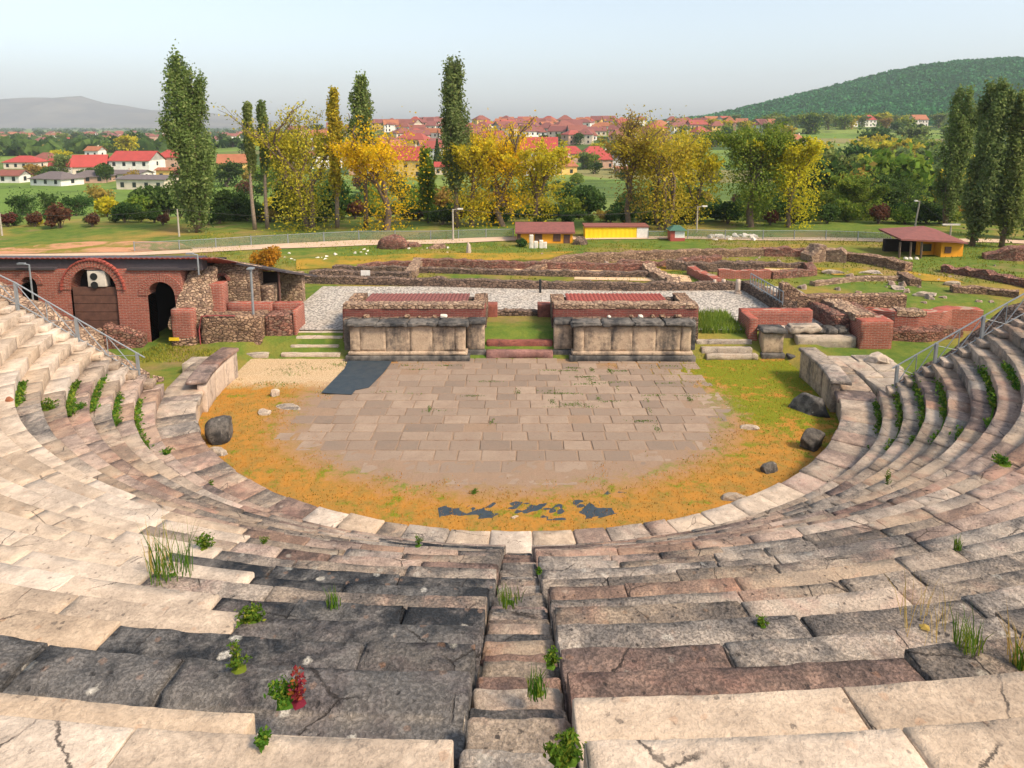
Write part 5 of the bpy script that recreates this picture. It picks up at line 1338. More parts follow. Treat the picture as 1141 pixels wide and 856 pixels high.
# ------------------------------------------------------------------ houses
def house(label, x, y, w, d, h, rh, wall, roof, rz=0.0, hip=False, group=None, windows=True, parts=True, chimney=False, z=None, sc_=1.0):
    z = gz(x, y) - .3 if z is None else z
    wm = MB(); rm = MB()
    wm.box(-w / 2, w / 2, -d / 2, d / 2, 0, h)
    o = .5
    if hip:
        e = min(w, d) / 2 * .9
        b = [(-w / 2 - o, -d / 2 - o, h), (w / 2 + o, -d / 2 - o, h), (w / 2 + o, d / 2 + o, h), (-w / 2 - o, d / 2 + o, h)]
        r0, r1 = (-w / 2 + e, 0, h + rh), (w / 2 - e, 0, h + rh)
        rm.add(b + [r0, r1] + [(p_[0], p_[1], h - .22) for p_ in b], [(0, 1, 5, 4), (1, 2, 5), (2, 3, 4, 5), (3, 0, 4), (6, 7, 1, 0), (7, 8, 2, 1), (8, 9, 3, 2), (9, 6, 0, 3), (9, 8, 7, 6)])
    else:
        b = [(-w / 2 - o, -d / 2 - o, h - .15), (w / 2 + o, -d / 2 - o, h - .15), (w / 2 + o, d / 2 + o, h - .15), (-w / 2 - o, d / 2 + o, h - .15)]
        r0, r1 = (-w / 2 - o, 0, h + rh), (w / 2 + o, 0, h + rh)
        up = [(p_[0], p_[1], p_[2] + .2) for p_ in b]; ru = [(r0[0], 0, r0[2] + .2), (r1[0], 0, r1[2] + .2)]
        rm.add(up + ru + b + [r0, r1], [(0, 1, 5, 4), (2, 3, 4, 5), (7, 6, 10, 11), (9, 8, 11, 10), (6, 7, 1, 0), (8, 9, 3, 2), (0, 4, 10, 6), (4, 3, 9, 10), (1, 7, 11, 5), (5, 11, 8, 2)])
        wm.add([(-w / 2, -d / 2, h), (-w / 2, d / 2, h), (-w / 2, 0, h + rh * .97)], [(0, 1, 2), (2, 1, 0)]); wm.add([(w / 2, -d / 2, h), (w / 2, d / 2, h), (w / 2, 0, h + rh * .97)], [(0, 1, 2), (2, 1, 0)])
    wins = []
    if windows:
        nf = max(1, int(h / 2.8)); nw = max(2, int(w / 3.2))
        for f in range(nf):
            for i in range(nw):
                cx = -w / 2 + w * (i + .5) / nw; cz = f * 2.8 + 1.6; q = MB()
                q.box(cx - .55, cx + .55, -d / 2 - .06, -d / 2 + .05, cz - .7, cz + .7); wins.append(q)
            for s in (-1, 1):
                q = MB(); q.box(s * (w / 2 + .05) - .06, s * (w / 2 + .05) + .01, -.55, .55, f * 2.8 + .9, f * 2.8 + 2.3); wins.append(q)
    if parts:
        t_ = thing('house', label, 'house', (x, y, z), group); t_.rotation_euler.z = rz
        mobj('wall', wm.v, wm.f, M[wall], t_, local=True); rf = mobj('roof', rm.v, rm.f, M[roof], t_, local=True)
        for q in wins: mobj('window', q.v, q.f, M['glass'], t_, local=True)
        if chimney:
            q = MB(); q.box(w * .2, w * .2 + .6, -.3, .3, h + rh * .3, h + rh + .8); mobj('chimney', q.v, q.f, M['wallcream'], rf, local=True)
        return t_
    a = MB(); a.add(wm.v, wm.f, 0); a.add(rm.v, rm.f, 1)
    for q in wins: a.add(q.v, q.f, 2)
    o_ = mobj('house', a.v, a.f, [M[wall], M[roof], M['glass']], None, False, a.m)
    o_.location = (x, y, z); o_.rotation_euler.z = rz; return tag(o_, label, 'house', group)
def hpx(px, py_base, wpx, Y): return spot(px, Y), wpx / FPX * (Y * CT + 15 * ST)
# near village at the left (px centre, base y, width px, distance, storey height, roof rise, wall, roof, hip, label)
VIL = [
 (68, 196, 20, 260, 3.5, 2.6, 'wallwhite', 'roofred', False, 'white gabled house with dark red roof at the left of the village'),
 (101, 194, 32, 256, 3.6, 4.0, 'wallcream', 'roofred', False, 'wide house with large bright red roof in the left village'),
 (153, 190, 44, 262, 5.6, 3.2, 'wallwhite', 'roofred', False, 'large white two storey house with red roof left of the thickest poplar'),
 (190, 180, 24, 300, 5, 3, 'wallpink', 'roofred', True, 'red roofed house partly behind the left edge of the thickest poplar'),
 (28, 184, 34, 300, 3, 2.5, 'wallcream', 'roofred', True, 'low wide red roofed house at the far left'),
 (52, 182, 26, 315, 3.2, 3, 'wallwhite', 'roofdull', True, 'dull red hipped house behind the low wide one'),
 (130, 200, 66, 235, 2.6, .9, 'wallwhite', 'roofgrey', False, 'long low grey roofed row of white garages in the left village'),
 (170, 211, 56, 205, 3.2, .7, 'wallcream', 'roofgrey', False, 'long cream barn with flat grey roof beside the thickest poplar'),
 (62, 214, 44, 215, 2.4, 2.0, 'wallwhite', 'roofgrey', True, 'low white farm building with pale grey hipped roof'),
 (102, 208, 36, 225, 2.4, 1.8, 'wallpink', 'roofgrey', True, 'pale pinkish shed behind the low white farm building'),
 (14, 206, 26, 225, 2.6, 1.6, 'wallwhite', 'roofdull', False, 'small white house at the left frame edge below the red roofs'),
 (188, 197, 22, 240, 3.4, .6, 'wallyellow', 'rooforange', False, 'orange and yellow striped shed by the thickest poplar'),
 (106, 170, 16, 390, 3.4, 2.2, 'wallwhite', 'rooforange', False, 'lone small white house in the fields above the left village'),
 (262, 186, 34, 265, 4.5, 3, 'wallyellow', 'rooforange', False, 'yellow house with orange roof just right of the thickest poplar'),
 (305, 184, 24, 255, 6, 3.4, 'wallwhite', 'roofred', False, 'white gabled house between the slim poplar pair and olive willow'),
 (320, 172, 22, 300, 5, 3, 'wallcream', 'roofred', True, 'cream house behind the broad olive willow'),
 (402, 182, 26, 262, 5, 3.4, 'wallpink', 'roofred', False, 'pinkish house with red roof behind the dark topped poplar'),
 (424, 186, 30, 255, 4.5, 4, 'wallwhite', 'rooforange', True, 'white house with orange hipped roof behind the golden tree'),
 (455, 195, 40, 250, 6.2, 4.6, 'wallyellow', 'roofred', False, 'big yellow gabled house right of the golden orange tree'),
 (492, 196, 14, 262, 3.2, 1.6, 'wallcream', 'roofred', False, 'small cream house beside the dark spruce'),
 (600, 197, 40, 258, 9, 5, 'wallwhite', 'roofred', False, 'tall white three storey house with red gabled roof'),
 (628, 196, 26, 262, 3.5, 3.6, 'wallyellow', 'rooforange', True, 'lower orange hipped house right of the tall white house'),
 (636, 176, 26, 330, 4.5, 3.4, 'wallpink', 'roofred', True, 'pink hipped house above the tall white house'),
 (662, 176, 28, 330, 4.5, 3.4, 'wallcream', 'roofred', True, 'cream hipped house at the middle of the hillside'),
 (668, 190, 30, 300, 4, 3.6, 'wallpink', 'roofred', True, 'reddish hipped house in the middle below the terrace of roofs'),
 (696, 196, 24, 285, 5.5, .6, 'wallwhite', 'roofgrey', False, 'pale flat roofed house left of the sparse brownish tree'),
 (697, 203, 22, 270, 2.2, .5, 'wallpink', 'rooforange', False, 'low red brick shed below the pale flat roofed house'),
 (885, 158, 22, 420, 4, 3, 'wallcream', 'rooforange', True, 'orange roofed house above the yellow willow'),
 (886, 181, 26, 330, 5, 2.6, 'wallyellow', 'rooforange', True, 'yellow house with orange roof inside the right woods'),
 (867, 143, 18, 560, 4, 3.4, 'wallwhite', 'rooforange', True, 'small orange roofed house on the crest by the hill foot'),
 (946, 139, 12, 600, 5, 3, 'wallwhite', 'roofred', True, 'small white house left of three below the wooded hill'),
 (966, 140, 13, 600, 6, 4, 'wallwhite', 'roofred', True, 'small white house in the middle of three below the wooded hill'),
 (1021, 137, 17, 600, 6, 4, 'wallwhite', 'rooforange', False, 'white house with orange roof, right one of three below the hill'),
 (1075, 158, 20, 470, 4, 3, 'wallwhite', 'rooforange', False, 'white house glimpsed left of the big dark poplar'),
 (1000, 146, 16, 560, 3, 1.6, 'wallcream', 'rooforange', False, 'low cream farmhouse in the field below the hill'),
]
for i, (px, pyb, wpx, Y, h, rh, wa, ro, hip, lab) in enumerate(VIL):
    x, w = hpx(px, pyb, wpx, Y); house(lab, x, Y, w, w * rg.uniform(.6, .85) if w < 16 else 8, h, rh, wa, ro, rg.uniform(-.35, .35) if w < 16 else rg.uniform(-.08, .08), hip, None, True, True, i % 3 == 0)
# dense terraces of the hillside town
WA = ['wallwhite', 'wallcream', 'wallwhite', 'wallpink', 'wallyellow', 'wallcream']; RO = ['roofdull', 'tiledark', 'rooforange', 'roofdull', 'tile', 'tiledark']
for (pa, pb, ya, yb, n) in ((560, 800, 430, 660, 82), (440, 565, 340, 660, 52), (800, 870, 520, 680, 12), (330, 445, 300, 620, 24)):
    for i in range(n):
        px = rg.uniform(pa, pb); Y = rg.uniform(ya, yb)
        w = rg.uniform(9, 14)
        house('small red roofed house in the crowded hillside town', spot(px, Y), Y, w, w * rg.uniform(.7, .95), rg.choice((3.2, 5.6, 6)), rg.uniform(2.4, 4), rg.choice(WA), rg.choice(RO), rg.uniform(-.6, .6), rg.random() < .55, 'houses of the hillside town', True, False)
for i in range(75):
    px = rg.uniform(-20, 350); Y = rg.uniform(650, 1500); w = rg.uniform(10, 20)
    house('tiny red roofed house of the far village on the plain', spot(px, Y), Y, w, w * .7, rg.choice((3.5, 6)), 3.5, rg.choice(WA), rg.choice(RO), rg.uniform(-.6, .6), rg.random() < .5, 'houses of the far village on the plain', False, False)
# ------------------------------------------------------------------ fence, poles, huts
t = NT('chain_link'); v = t.coord(); sep = t.n('ShaderNodeSeparateXYZ'); t.l(v, sep.inputs[0])
tr = t.n('ShaderNodeBsdfTransparent'); df = t.n('ShaderNodeBsdfDiffuse'); df.inputs[0].default_value = (.16, .2, .19, 1)
mx = t.n('ShaderNodeMixShader'); mx.inputs[0].default_value = .42
t.l(tr.outputs[0], mx.inputs[1]); t.l(df.outputs[0], mx.inputs[2]); t.l(mx.outputs[0], t.out.inputs[0]); M['mesh'] = t.mat
def fence(label, pts, h):
    q = [G(a, b, 1.5) for a, b in pts]; S = []
    for a, b in zip(q, q[1:]):
        n = max(1, int((b - a).length / 2.7)); S += [a.lerp(b, i / n) for i in range(n)]
    S.append(q[-1]); S = [Vector((p.x, p.y, gz(p.x, p.y))) for p in S]
    root = thing('wire_fence', label, 'fence', S[0])
    for p in S:
        m = MB(); m.tube([p - Vector((0, 0, .2)), p + Vector((0, 0, h))], .05, 6); m.build('post', M['steel'], root)
    up = Vector((0, 0, h - .08)); lo_ = Vector((0, 0, .08))
    m = MB(); m.add([p + lo_ for p in S] + [p + up for p in S], [(i, i + 1, len(S) + i + 1, len(S) + i) for i in range(len(S) - 1)]); m.build('mesh_panel', M['mesh'], root)
    m = MB(); m.tube([p + up for p in S], .025, 5); m.build('top_wire', M['steel'], root)
fence('long low green grey wire fence along the dirt road on the left', [(150, 280.5), (200, 278), (280, 273), (400, 268), (480, 266), (572, 265)], 1.0)
fence('pale wire fence with close posts along the lawn on the right', [(766, 266), (850, 266.5), (920, 268), (992, 271)], 1.05)
fence('short piece of pale wire fence between yellow container and red kiosk', [(722, 266), (746, 266)], .9)

def pole(label, px, yt, yb, Y, arm=0, name='utility_pole', lean=0.0, cross=False):
    b = W(px, yb, Y); tp = W(px, yt, Y); z0 = gz(b.x, Y); z1 = tp.z; x = b.x
    r = thing(name, label, 'street lamp' if arm else 'pole', (x, Y, z0))
    m = MB(); m.tube([(x, Y, z0 - .3), (x + lean * .5, Y, (z0 + z1) / 2), (x + lean, Y, z1)], [.1, .085, .07], 8); m.build('post', M['pole'], r)
    if arm:
        m = MB(); m.tube([(x + lean, Y, z1 - .1), (x + lean + arm * .5, Y, z1), (x + lean + arm, Y, z1)], .04, 6); m.build('arm', M['pole'], r)
        m = MB(); m.box(min(x + lean + arm * .55, x + lean + arm * 1.15), max(x + lean + arm * .55, x + lean + arm * 1.15), Y - .14, Y + .14, z1 - .05, z1 + .08); m.build('lamp_head', M['whitepaint'], r)
    if cross:
        m = MB(); m.box(x + lean - .9, x + lean + .9, Y - .08, Y + .08, z1 - .2, z1 - .05); m.build('crossarm', M['whitepaint'], r)
    return Vector((x + lean, Y, z1))
tA = pole('plain pale pole at the far left edge', 4, 237, 277, 74)
tB = pole('plain pale pole in front of the thickest poplar', 201, 233, 280, 73)
tC = pole('street lamp with white head standing by the road left of the orange cabin', 505, 233, 272, 71, .9, 'street_lamp')
tD = pole('street lamp with white head behind the red kiosk', 776, 230, 263, 76, .9, 'street_lamp')
tE = pole('leaning street lamp in front of the right thicket', 1018, 224, 262, 76, -.5, 'street_lamp', .35)
tF = pole('white cross shaped pole near the leaning poplar', 1058, 249, 270, 72, 0, 'utility_pole', 0, True)
pole('small white post on the right lawn below the dark poplar', 1125, 273, 292, 64)
def cable(a, b, sag, label):
    n = 16; pts = [a.lerp(b, i / n) - Vector((0, 0, sag * 4 * (i / n) * (1 - i / n))) for i in range(n + 1)]
    m = MB(); m.tube(pts, .018, 4); tag(m.build('power_cable', M['wire']), label, 'cable')
cable(tA, tB, .5, 'thin cable strung from the far left pole to the next pole'); cable(tB, tC, .9, 'long thin cable crossing in front of the slim poplars')
cable(tC, tD, .8, 'thin cable crossing between the two street lamps'); cable(tE, tF, .3, 'short thin cable between leaning lamp and cross shaped pole')

# yellow container
Yc_ = 72.0
def zz(py, Y=Yc_): return W(600, py, Y).z
x0, x1 = xat(652, Yc_, 1.5), xat(722, Yc_, 1.5); z0, z1 = zz(272), zz(253.5)
ct = thing('container', 'bright yellow corrugated container cabin with white door end', 'container', ((x0 + x1) / 2, Yc_, z0))
n = 46; xd = xat(709.5, Yc_, 1.5); vs = []; xs2 = [x0 + (xd - x0) * i / n for i in range(n + 1)]
m = MB()
prev = None
for i, x in enumerate(xs2):
    y = Yc_ + (.014 if (i // 2) % 2 else 0)
    if prev: m.add([(prev[0], prev[1], z0), (x, y, z0), (x, y, z1), (prev[0], prev[1], z1)], [(0, 1, 2, 3)])
    prev = (x, y)
m.box(x0, x1, Yc_ + .07, Yc_ + 2.4, z0, z1); m.build('body', M['yellow'], ct)
m = MB(); m.box(x0 - .1, x1 + .1, Yc_ - .1, Yc_ + 2.5, z1, z1 + .13); m.build('roof', M['roofdull'], ct)
m = MB(); m.box(xd, x1 + .02, Yc_ - .02, Yc_ + .065, z0, z1 - .02); dr = m.build('door_panel', M['whitepaint'], ct)
for a, b in ((711, 714.8), (717.3, 721)):
    m = MB(); m.box(xat(a, Yc_, 1.5), xat(b, Yc_, 1.5), Yc_ - .04, Yc_ - .022, z0 + (z1 - z0) * .5, z0 + (z1 - z0) * .88); m.build('pane', M['glass'], dr)
m = MB(); m.box(x0, xat(690, Yc_, 1.5), Yc_ - .9, Yc_ - .5, z0 - .1, z0 + .22); tag(m.build('plank_stack', M['wood']), 'low stack of brown planks lying in front of the yellow container', 'planks')
# orange cabin
Yk = 69.0
kx = lambda px: xat(px, Yk, 1.5)
kz = lambda py: W(600, py, Yk).z
cb = thing('cabin', 'small orange cabin with red brown roof and dark windows', 'cabin', (kx(607), Yk, kz(276)))
m = MB(); m.box(kx(576), kx(638), Yk, Yk + 3.4, kz(278), kz(258.5)); m.add([(kx(576), Yk, kz(258.5)), (kx(576), Yk + 3.4, kz(258.5)), (kx(576), Yk + 1.7, kz(251.5))], [(0, 1, 2)]); m.add([(kx(638), Yk, kz(258.5)), (kx(638), Yk + 3.4, kz(258.5)), (kx(638), Yk + 1.7, kz(251.5))], [(0, 2, 1)])
m.build('wall', M['orange'], cb)
m = MB(); a, b = kx(574), kx(640.5); zl, zr = kz(260), kz(251.5)
m.prism([(a, Yk - .35, zl), (b, Yk - .35, zl), (b, Yk + 1.7, zr), (a, Yk + 1.7, zr)], [(a, Yk - .35, zl + .14), (b, Yk - .35, zl + .14), (b, Yk + 1.7, zr + .14), (a, Yk + 1.7, zr + .14)])
m.prism([(a, Yk + 1.7, zr), (b, Yk + 1.7, zr), (b, Yk + 3.75, zl), (a, Yk + 3.75, zl)], [(a, Yk + 1.7, zr + .14), (b, Yk + 1.7, zr + .14), (b, Yk + 3.75, zl + .14), (a, Yk + 3.75, zl + .14)])
m.build('roof', M['tiledark'], cb)
for a, b in ((596.5, 603.5), (617, 624), (577, 579.5)):
    m = MB(); m.box(kx(a) - .06, kx(b) + .06, Yk - .05, Yk + .02, kz(269), kz(261)); f = m.build('window', M['wood'], cb)
    m = MB(); m.box(kx(a), kx(b), Yk - .07, Yk - .052, kz(268.3), kz(261.8)); m.build('pane', M['glass'], f)
m = MB(); m.box(kx(628), kx(635), Yk - .05, Yk + .02, kz(276), kz(261.5)); m.build('door', M['wood'], cb)
# red kiosk
x0, x1 = xat(747, 70, 1.5), xat(763, 70, 1.5); z0, z1 = zz(272, 70), zz(257, 70)
ks = thing('kiosk', 'tiny red and white kiosk with green roof right of the yellow container', 'kiosk', ((x0 + x1) / 2, 70, z0))
m = MB(); m.box(x0, x1, 70, 71.4, z0 - .1, z0 + (z1 - z0) * .45); m.build('base', M['redpaint'], ks)
m = MB(); m.box(x0 + .03, x1 - .03, 70.03, 71.37, z0 + (z1 - z0) * .45, z1); up = m.build('upper_wall', M['whitepaint'], ks)
xm = x0 + (x1 - x0) * .3
m = MB(); m.box(x0 - .01, xm, 69.99, 71.41, z0 + (z1 - z0) * .45, z1 - .02); m.build('side_board', M['redpaint'], ks)
for a, b in ((.36, .64), (.68, .94)):
    m = MB(); m.box(x0 + (x1 - x0) * a, x0 + (x1 - x0) * b, 70.0, 70.025, z0 + (z1 - z0) * .55, z0 + (z1 - z0) * .92); m.build('pane', M['glass'], up)
m = MB(); m.prism([(x0 - .2, 69.8, z1), (x1 + .2, 69.8, z1), (x1 + .2, 71.6, z1), (x0 - .2, 71.6, z1)], [(x0 + .4, 70.5, z1 + .45), (x1 - .4, 70.5, z1 + .45), (x1 - .4, 70.9, z1 + .45), (x0 + .4, 70.9, z1 + .45)]); m.build('roof', M['green'], ks)
# orange shed with porch roof at the right
Ys = 61.5
sx = lambda px: xat(px, Ys, 2.4)
sz = lambda py: W(600, py, Ys).z
sh = thing('shed', 'orange shed with dark red roof reaching over an open porch', 'shed', (sx(1040), Ys, sz(288)))
m = MB(); m.box(sx(1049), sx(1073.5), Ys, Ys + 3.2, sz(292), sz(271)); m.prism([(sx(1049), Ys, sz(271)), (sx(1073.5), Ys, sz(271)), (sx(1073.5), Ys + 3.2, sz(271)), (sx(1049), Ys + 3.2, sz(271))], [(sx(1050), Ys, sz(266.8)), (sx(1060), Ys, sz(266.8)), (sx(1060), Ys + 3.2, sz(266.8)), (sx(1050), Ys + 3.2, sz(266.8))]); m.build('wall', M['orange'], sh)
m = MB(); m.box(sx(1053), sx(1060), Ys - .06, Ys + .02, sz(282), sz(275)); f = m.build('window', M['wood'], sh)
m = MB(); m.box(sx(1054), sx(1059), Ys - .08, Ys - .062, sz(281), sz(276)); m.build('pane', M['glass'], f)
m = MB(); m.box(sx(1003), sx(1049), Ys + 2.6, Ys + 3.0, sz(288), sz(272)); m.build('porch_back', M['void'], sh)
m = MB(); m.box(sx(1030), sx(1048.5), Ys + 1.0, Ys + 1.3, sz(287), sz(271)); m.build('porch_wall', M['orange'], sh)
m = MB(); m.box(sx(1033), sx(1045), Ys + .93, Ys + .99, sz(282), sz(274)); m.build('porch_window', M['glass'], sh)
m = MB(); fr = [(sx(996), Ys - 1.0, sz(270)), (sx(1060.5), Ys - .6, sz(269.5)), (sx(1052), Ys + 3.4, sz(259.5)), (sx(998), Ys + 3.2, sz(262.5))]
fr[0] = (sx(998), Ys - .8, sz(266.5)); m.prism(fr, [(a, b, c + .14) for a, b, c in fr]); fr2 = [(sx(1052), Ys + 3.4, sz(259.5)), (sx(1060.5), Ys - .6, sz(269.5)), (sx(1075.5), Ys - .4, sz(271.5)), (sx(1066), Ys + 3.4, sz(263))]
m.prism(fr2, [(a, b, c + .12) for a, b, c in fr2]); m.build('roof', M['tiledark'], sh)
for px in (1000, 1012, 1024):
    m = MB(); m.tube([(sx(px), Ys - .4, sz(289)), (sx(px), Ys - .4, sz(269))], .09, 6); m.build('post', M['bark'], sh)
for i, px in enumerate((1004, 1009, 1016)):
    m = MB(); m.tube([(sx(px), Ys - .9, sz(290)), (sx(px), Ys - .9, sz(286)), (sx(px), Ys - .9, sz(284.5))], [.17, .2, .12], 8)
    tag(m.build('milestone', M['marble']), ['leftmost of three stumpy stones before the porch', 'middle of three stumpy stones before the porch', 'rightmost of three stumpy stones before the porch'][i], 'stone', 'stumpy stones before the porch')
# pale wall stub left of the slim poplars
b = W(253, 272, 76); m_ = rblock('wall_stub', b.x - 1.7, b.x + 1.7, 76, 76.5, gz(b.x, 76) - .1, W(253, 261.5, 76).z, M['wallpink'], None, seg=.3); tag(m_, 'pale rendered wall stub right of the thickest poplar trunk', 'wall')
b = W(1122, 275, 70); 
# heap and fragments
rock('rubble_heap', 'reddish brown heap of rubble on the lawn left of the orange cabin', 434, 277, 3.0, 1.3, 1.6, M['rubblered'], z=1.45, seed=50)
rock('rubble_heap', 'smaller reddish rubble heap just right of the big heap', 460, 275, 1.6, .6, 1.0, M['rubblered'], z=1.45, seed=51)
rock('rubble_heap', 'low brown rubble heap by the street lamp', 487, 277, 2.0, .45, 1.0, M['rubble'], z=1.45, seed=52)
rock('rubble_heap', 'brown heap of scrap between the orange cabin and the yellow container', 645, 272, 1.4, .7, 1.0, M['rubbledark'], z=1.45, seed=53)
rock('stone_stump', 'upright grey brown stone stump on the lawn right of the street lamp', 522, 282, .5, 1.0, .5, M['cream'], z=1.45, seed=54)
fr0 = rock('marble_fragment', 'white marble fragment lying on the right lawn by the pale fence', 800, 264, .9, .35, .5, M['marble'], z=gz(19, 71), seed=60)
fr0['group'] = 'white fragments on the right lawn'
for i in range(26):
    px = rg.uniform(789, 846); py = rg.uniform(262, 267.5); p = G(px, py, gz(20, 71)); c = fr0.copy(); C.objects.link(c)
    c.location = (p.x, p.y, gz(p.x, p.y)); c.rotation_euler.z = rg.uniform(0, 6); s = rg.uniform(.5, 1.3); c.scale = (s, s, s * rg.uniform(.6, 1.3))
for i in range(26):
    px = rg.uniform(315, 500); py = 288 - (px - 315) * .05 + rg.uniform(-6, 3); p = G(px, py, 1.45); c = fr0.copy(); C.objects.link(c)
    c['label'] = 'white marble fragment scattered on the lawn before the left fence'; c['group'] = 'white fragments on the left lawn'
    c.location = (p.x, p.y, gz(p.x, p.y)); c.rotation_euler.z = rg.uniform(0, 6); s = rg.uniform(.15, .5); c.scale = (s, s, s)
for i, px in enumerate((592, 597, 603, 607)):
    p = G(px, 276.5, 1.45); m = rblock('stele', p.x - .2, p.x + .2, p.y - .1, p.y + .1, gz(p.x, p.y) - .1, gz(p.x, p.y) + (1.3, .7, .8, .6)[i], M['marble'], None, b=.04, seg=.12)
    tag(m, ['tallest pale stele leaning before the orange cabin', 'pale slab second from the left before the cabin', 'pale slab second from the right before the cabin', 'short pale slab nearest the cabin door'][i], 'stele')

# ------------------------------------------------------------------ plants on the stones
def hit(px, py):
    d = PITCH + math.atan((py - PY0) / FPX); y = 1.5
    while y < 70:
        z = CAMZ - y * tan(d); x = (px - PX0) / FPX * (y * CT + (CAMZ - z) * ST); r = math.hypot(x, y - YC)
        hh = prof(r) if y < 34 and r < RR[NROW] else gz(x, y) if y > 36 else 0
        if z <= hh: return Vector((x, y, hh))
        y += .04
    return Vector((x, y, z))
def blades(n, R, h, wid, lean=.35, seed=0, up=1.0):
    g = np.random.default_rng(seed + 500); vs = []; fs = []
    for i in range(n):
        a = g.uniform(0, 6.28); r = R * math.sqrt(g.random()); x, y = cos(a) * r, sin(a) * r; hh = h * g.uniform(.4, 1.15)
        b = g.uniform(0, 6.28); lx, ly = cos(b) * lean * hh * g.random(), sin(b) * lean * hh * g.random(); t_ = g.uniform(0, 6.28); wx, wy = cos(t_) * wid, sin(t_) * wid
        k = len(vs)
        vs += [(x - wx, y - wy, -.03), (x + wx, y + wy, -.03), (x + lx * .35 + wx * .8, y + ly * .35 + wy * .8, hh * .55), (x + lx * .35 - wx * .8, y + ly * .35 - wy * .8, hh * .55), (x + lx, y + ly, hh * up)]
        fs += [(k, k + 1, k + 2, k + 3), (k + 3, k + 2, k + 4)]
    return vs, fs
def leafy(n, R, h, size, seed=0):
    g = np.random.default_rng(seed + 900); mb = MB(); cs = []
    ns = int(6 + R * 40); per = max(3, n // ns)
    for i in range(ns):
        a = g.uniform(0, 6.28); r = R * math.sqrt(g.random()); e = Vector((cos(a) * r, sin(a) * r, h * g.uniform(.35, 1.1) * (1 - .4 * r / R)))
        m_ = Vector((e.x * .4, e.y * .4, e.z * .6)); mb.tube([(0, 0, -.02), m_, e], [size * .09, size * .08, size * .05], 4, caps=False)
        for q in range(per):
            f = g.uniform(.25, 1.05); b = m_.lerp(e, f * 2 - 1) if f > .5 else m_ * (f * 2); s = size * .9
            cs.append((b.x + g.normal(0, s), b.y + g.normal(0, s), max(.005, b.z + g.normal(0, s * .6))))
    v, f = quads(np.array(cs), size, elong=1.9); v[:, 2] = np.maximum(v[:, 2], -.01); k = len(mb.v)
    return mb.v + v.tolist(), mb.f + [tuple(int(q) + k for q in x) for x in f.tolist()]
def weed(px, py, wpx, hpx_, kindw, label, cat='weed', group=None, name='weed'):
    p = hit(px, py); s = (p.y * CT + (CAMZ - p.z) * ST) / FPX; R = wpx * s / 2; h = hpx_ * s; sd_ = int(px * 7 + py)
    if kindw == 'leaf': vs, fs = leafy(int(90 + wpx * 11), R, h, max(.016, min(.05, R * .16)), sd_); mt = M['lweed']
    elif kindw == 'red': vs, fs = leafy(220, R * .8, h, max(.02, R * .17), sd_); mt = M['lweedred']
    elif kindw == 'straw': vs, fs = blades(26, R, h, max(.004, s * .35), .55, sd_); mt = M['lstraw']
    else: vs, fs = blades(int(20 + wpx * 1.6), R, h, max(.005, s * .5), .5, sd_); mt = M['lweed']
    n_ = 12; k0 = len(vs); rg_ = random.Random(sd_)     # low clod of moss at the root
    Rc = min(R * .75, .06) if kindw in ('straw', 'grass') else R * .75
    vs = list(vs) + [(0, 0, .012)] + [(cos(6.283 * i / n_) * Rc * rg_.uniform(.6, 1.1), sin(6.283 * i / n_) * Rc * rg_.uniform(.6, 1.1), -.01) for i in range(n_)]
    fs = list(fs) + [(k0, k0 + 1 + i, k0 + 1 + (i + 1) % n_) for i in range(n_)]
    o = mobj(name, vs, fs, mt, None); o.location = p; return tag(o, label, cat, group)
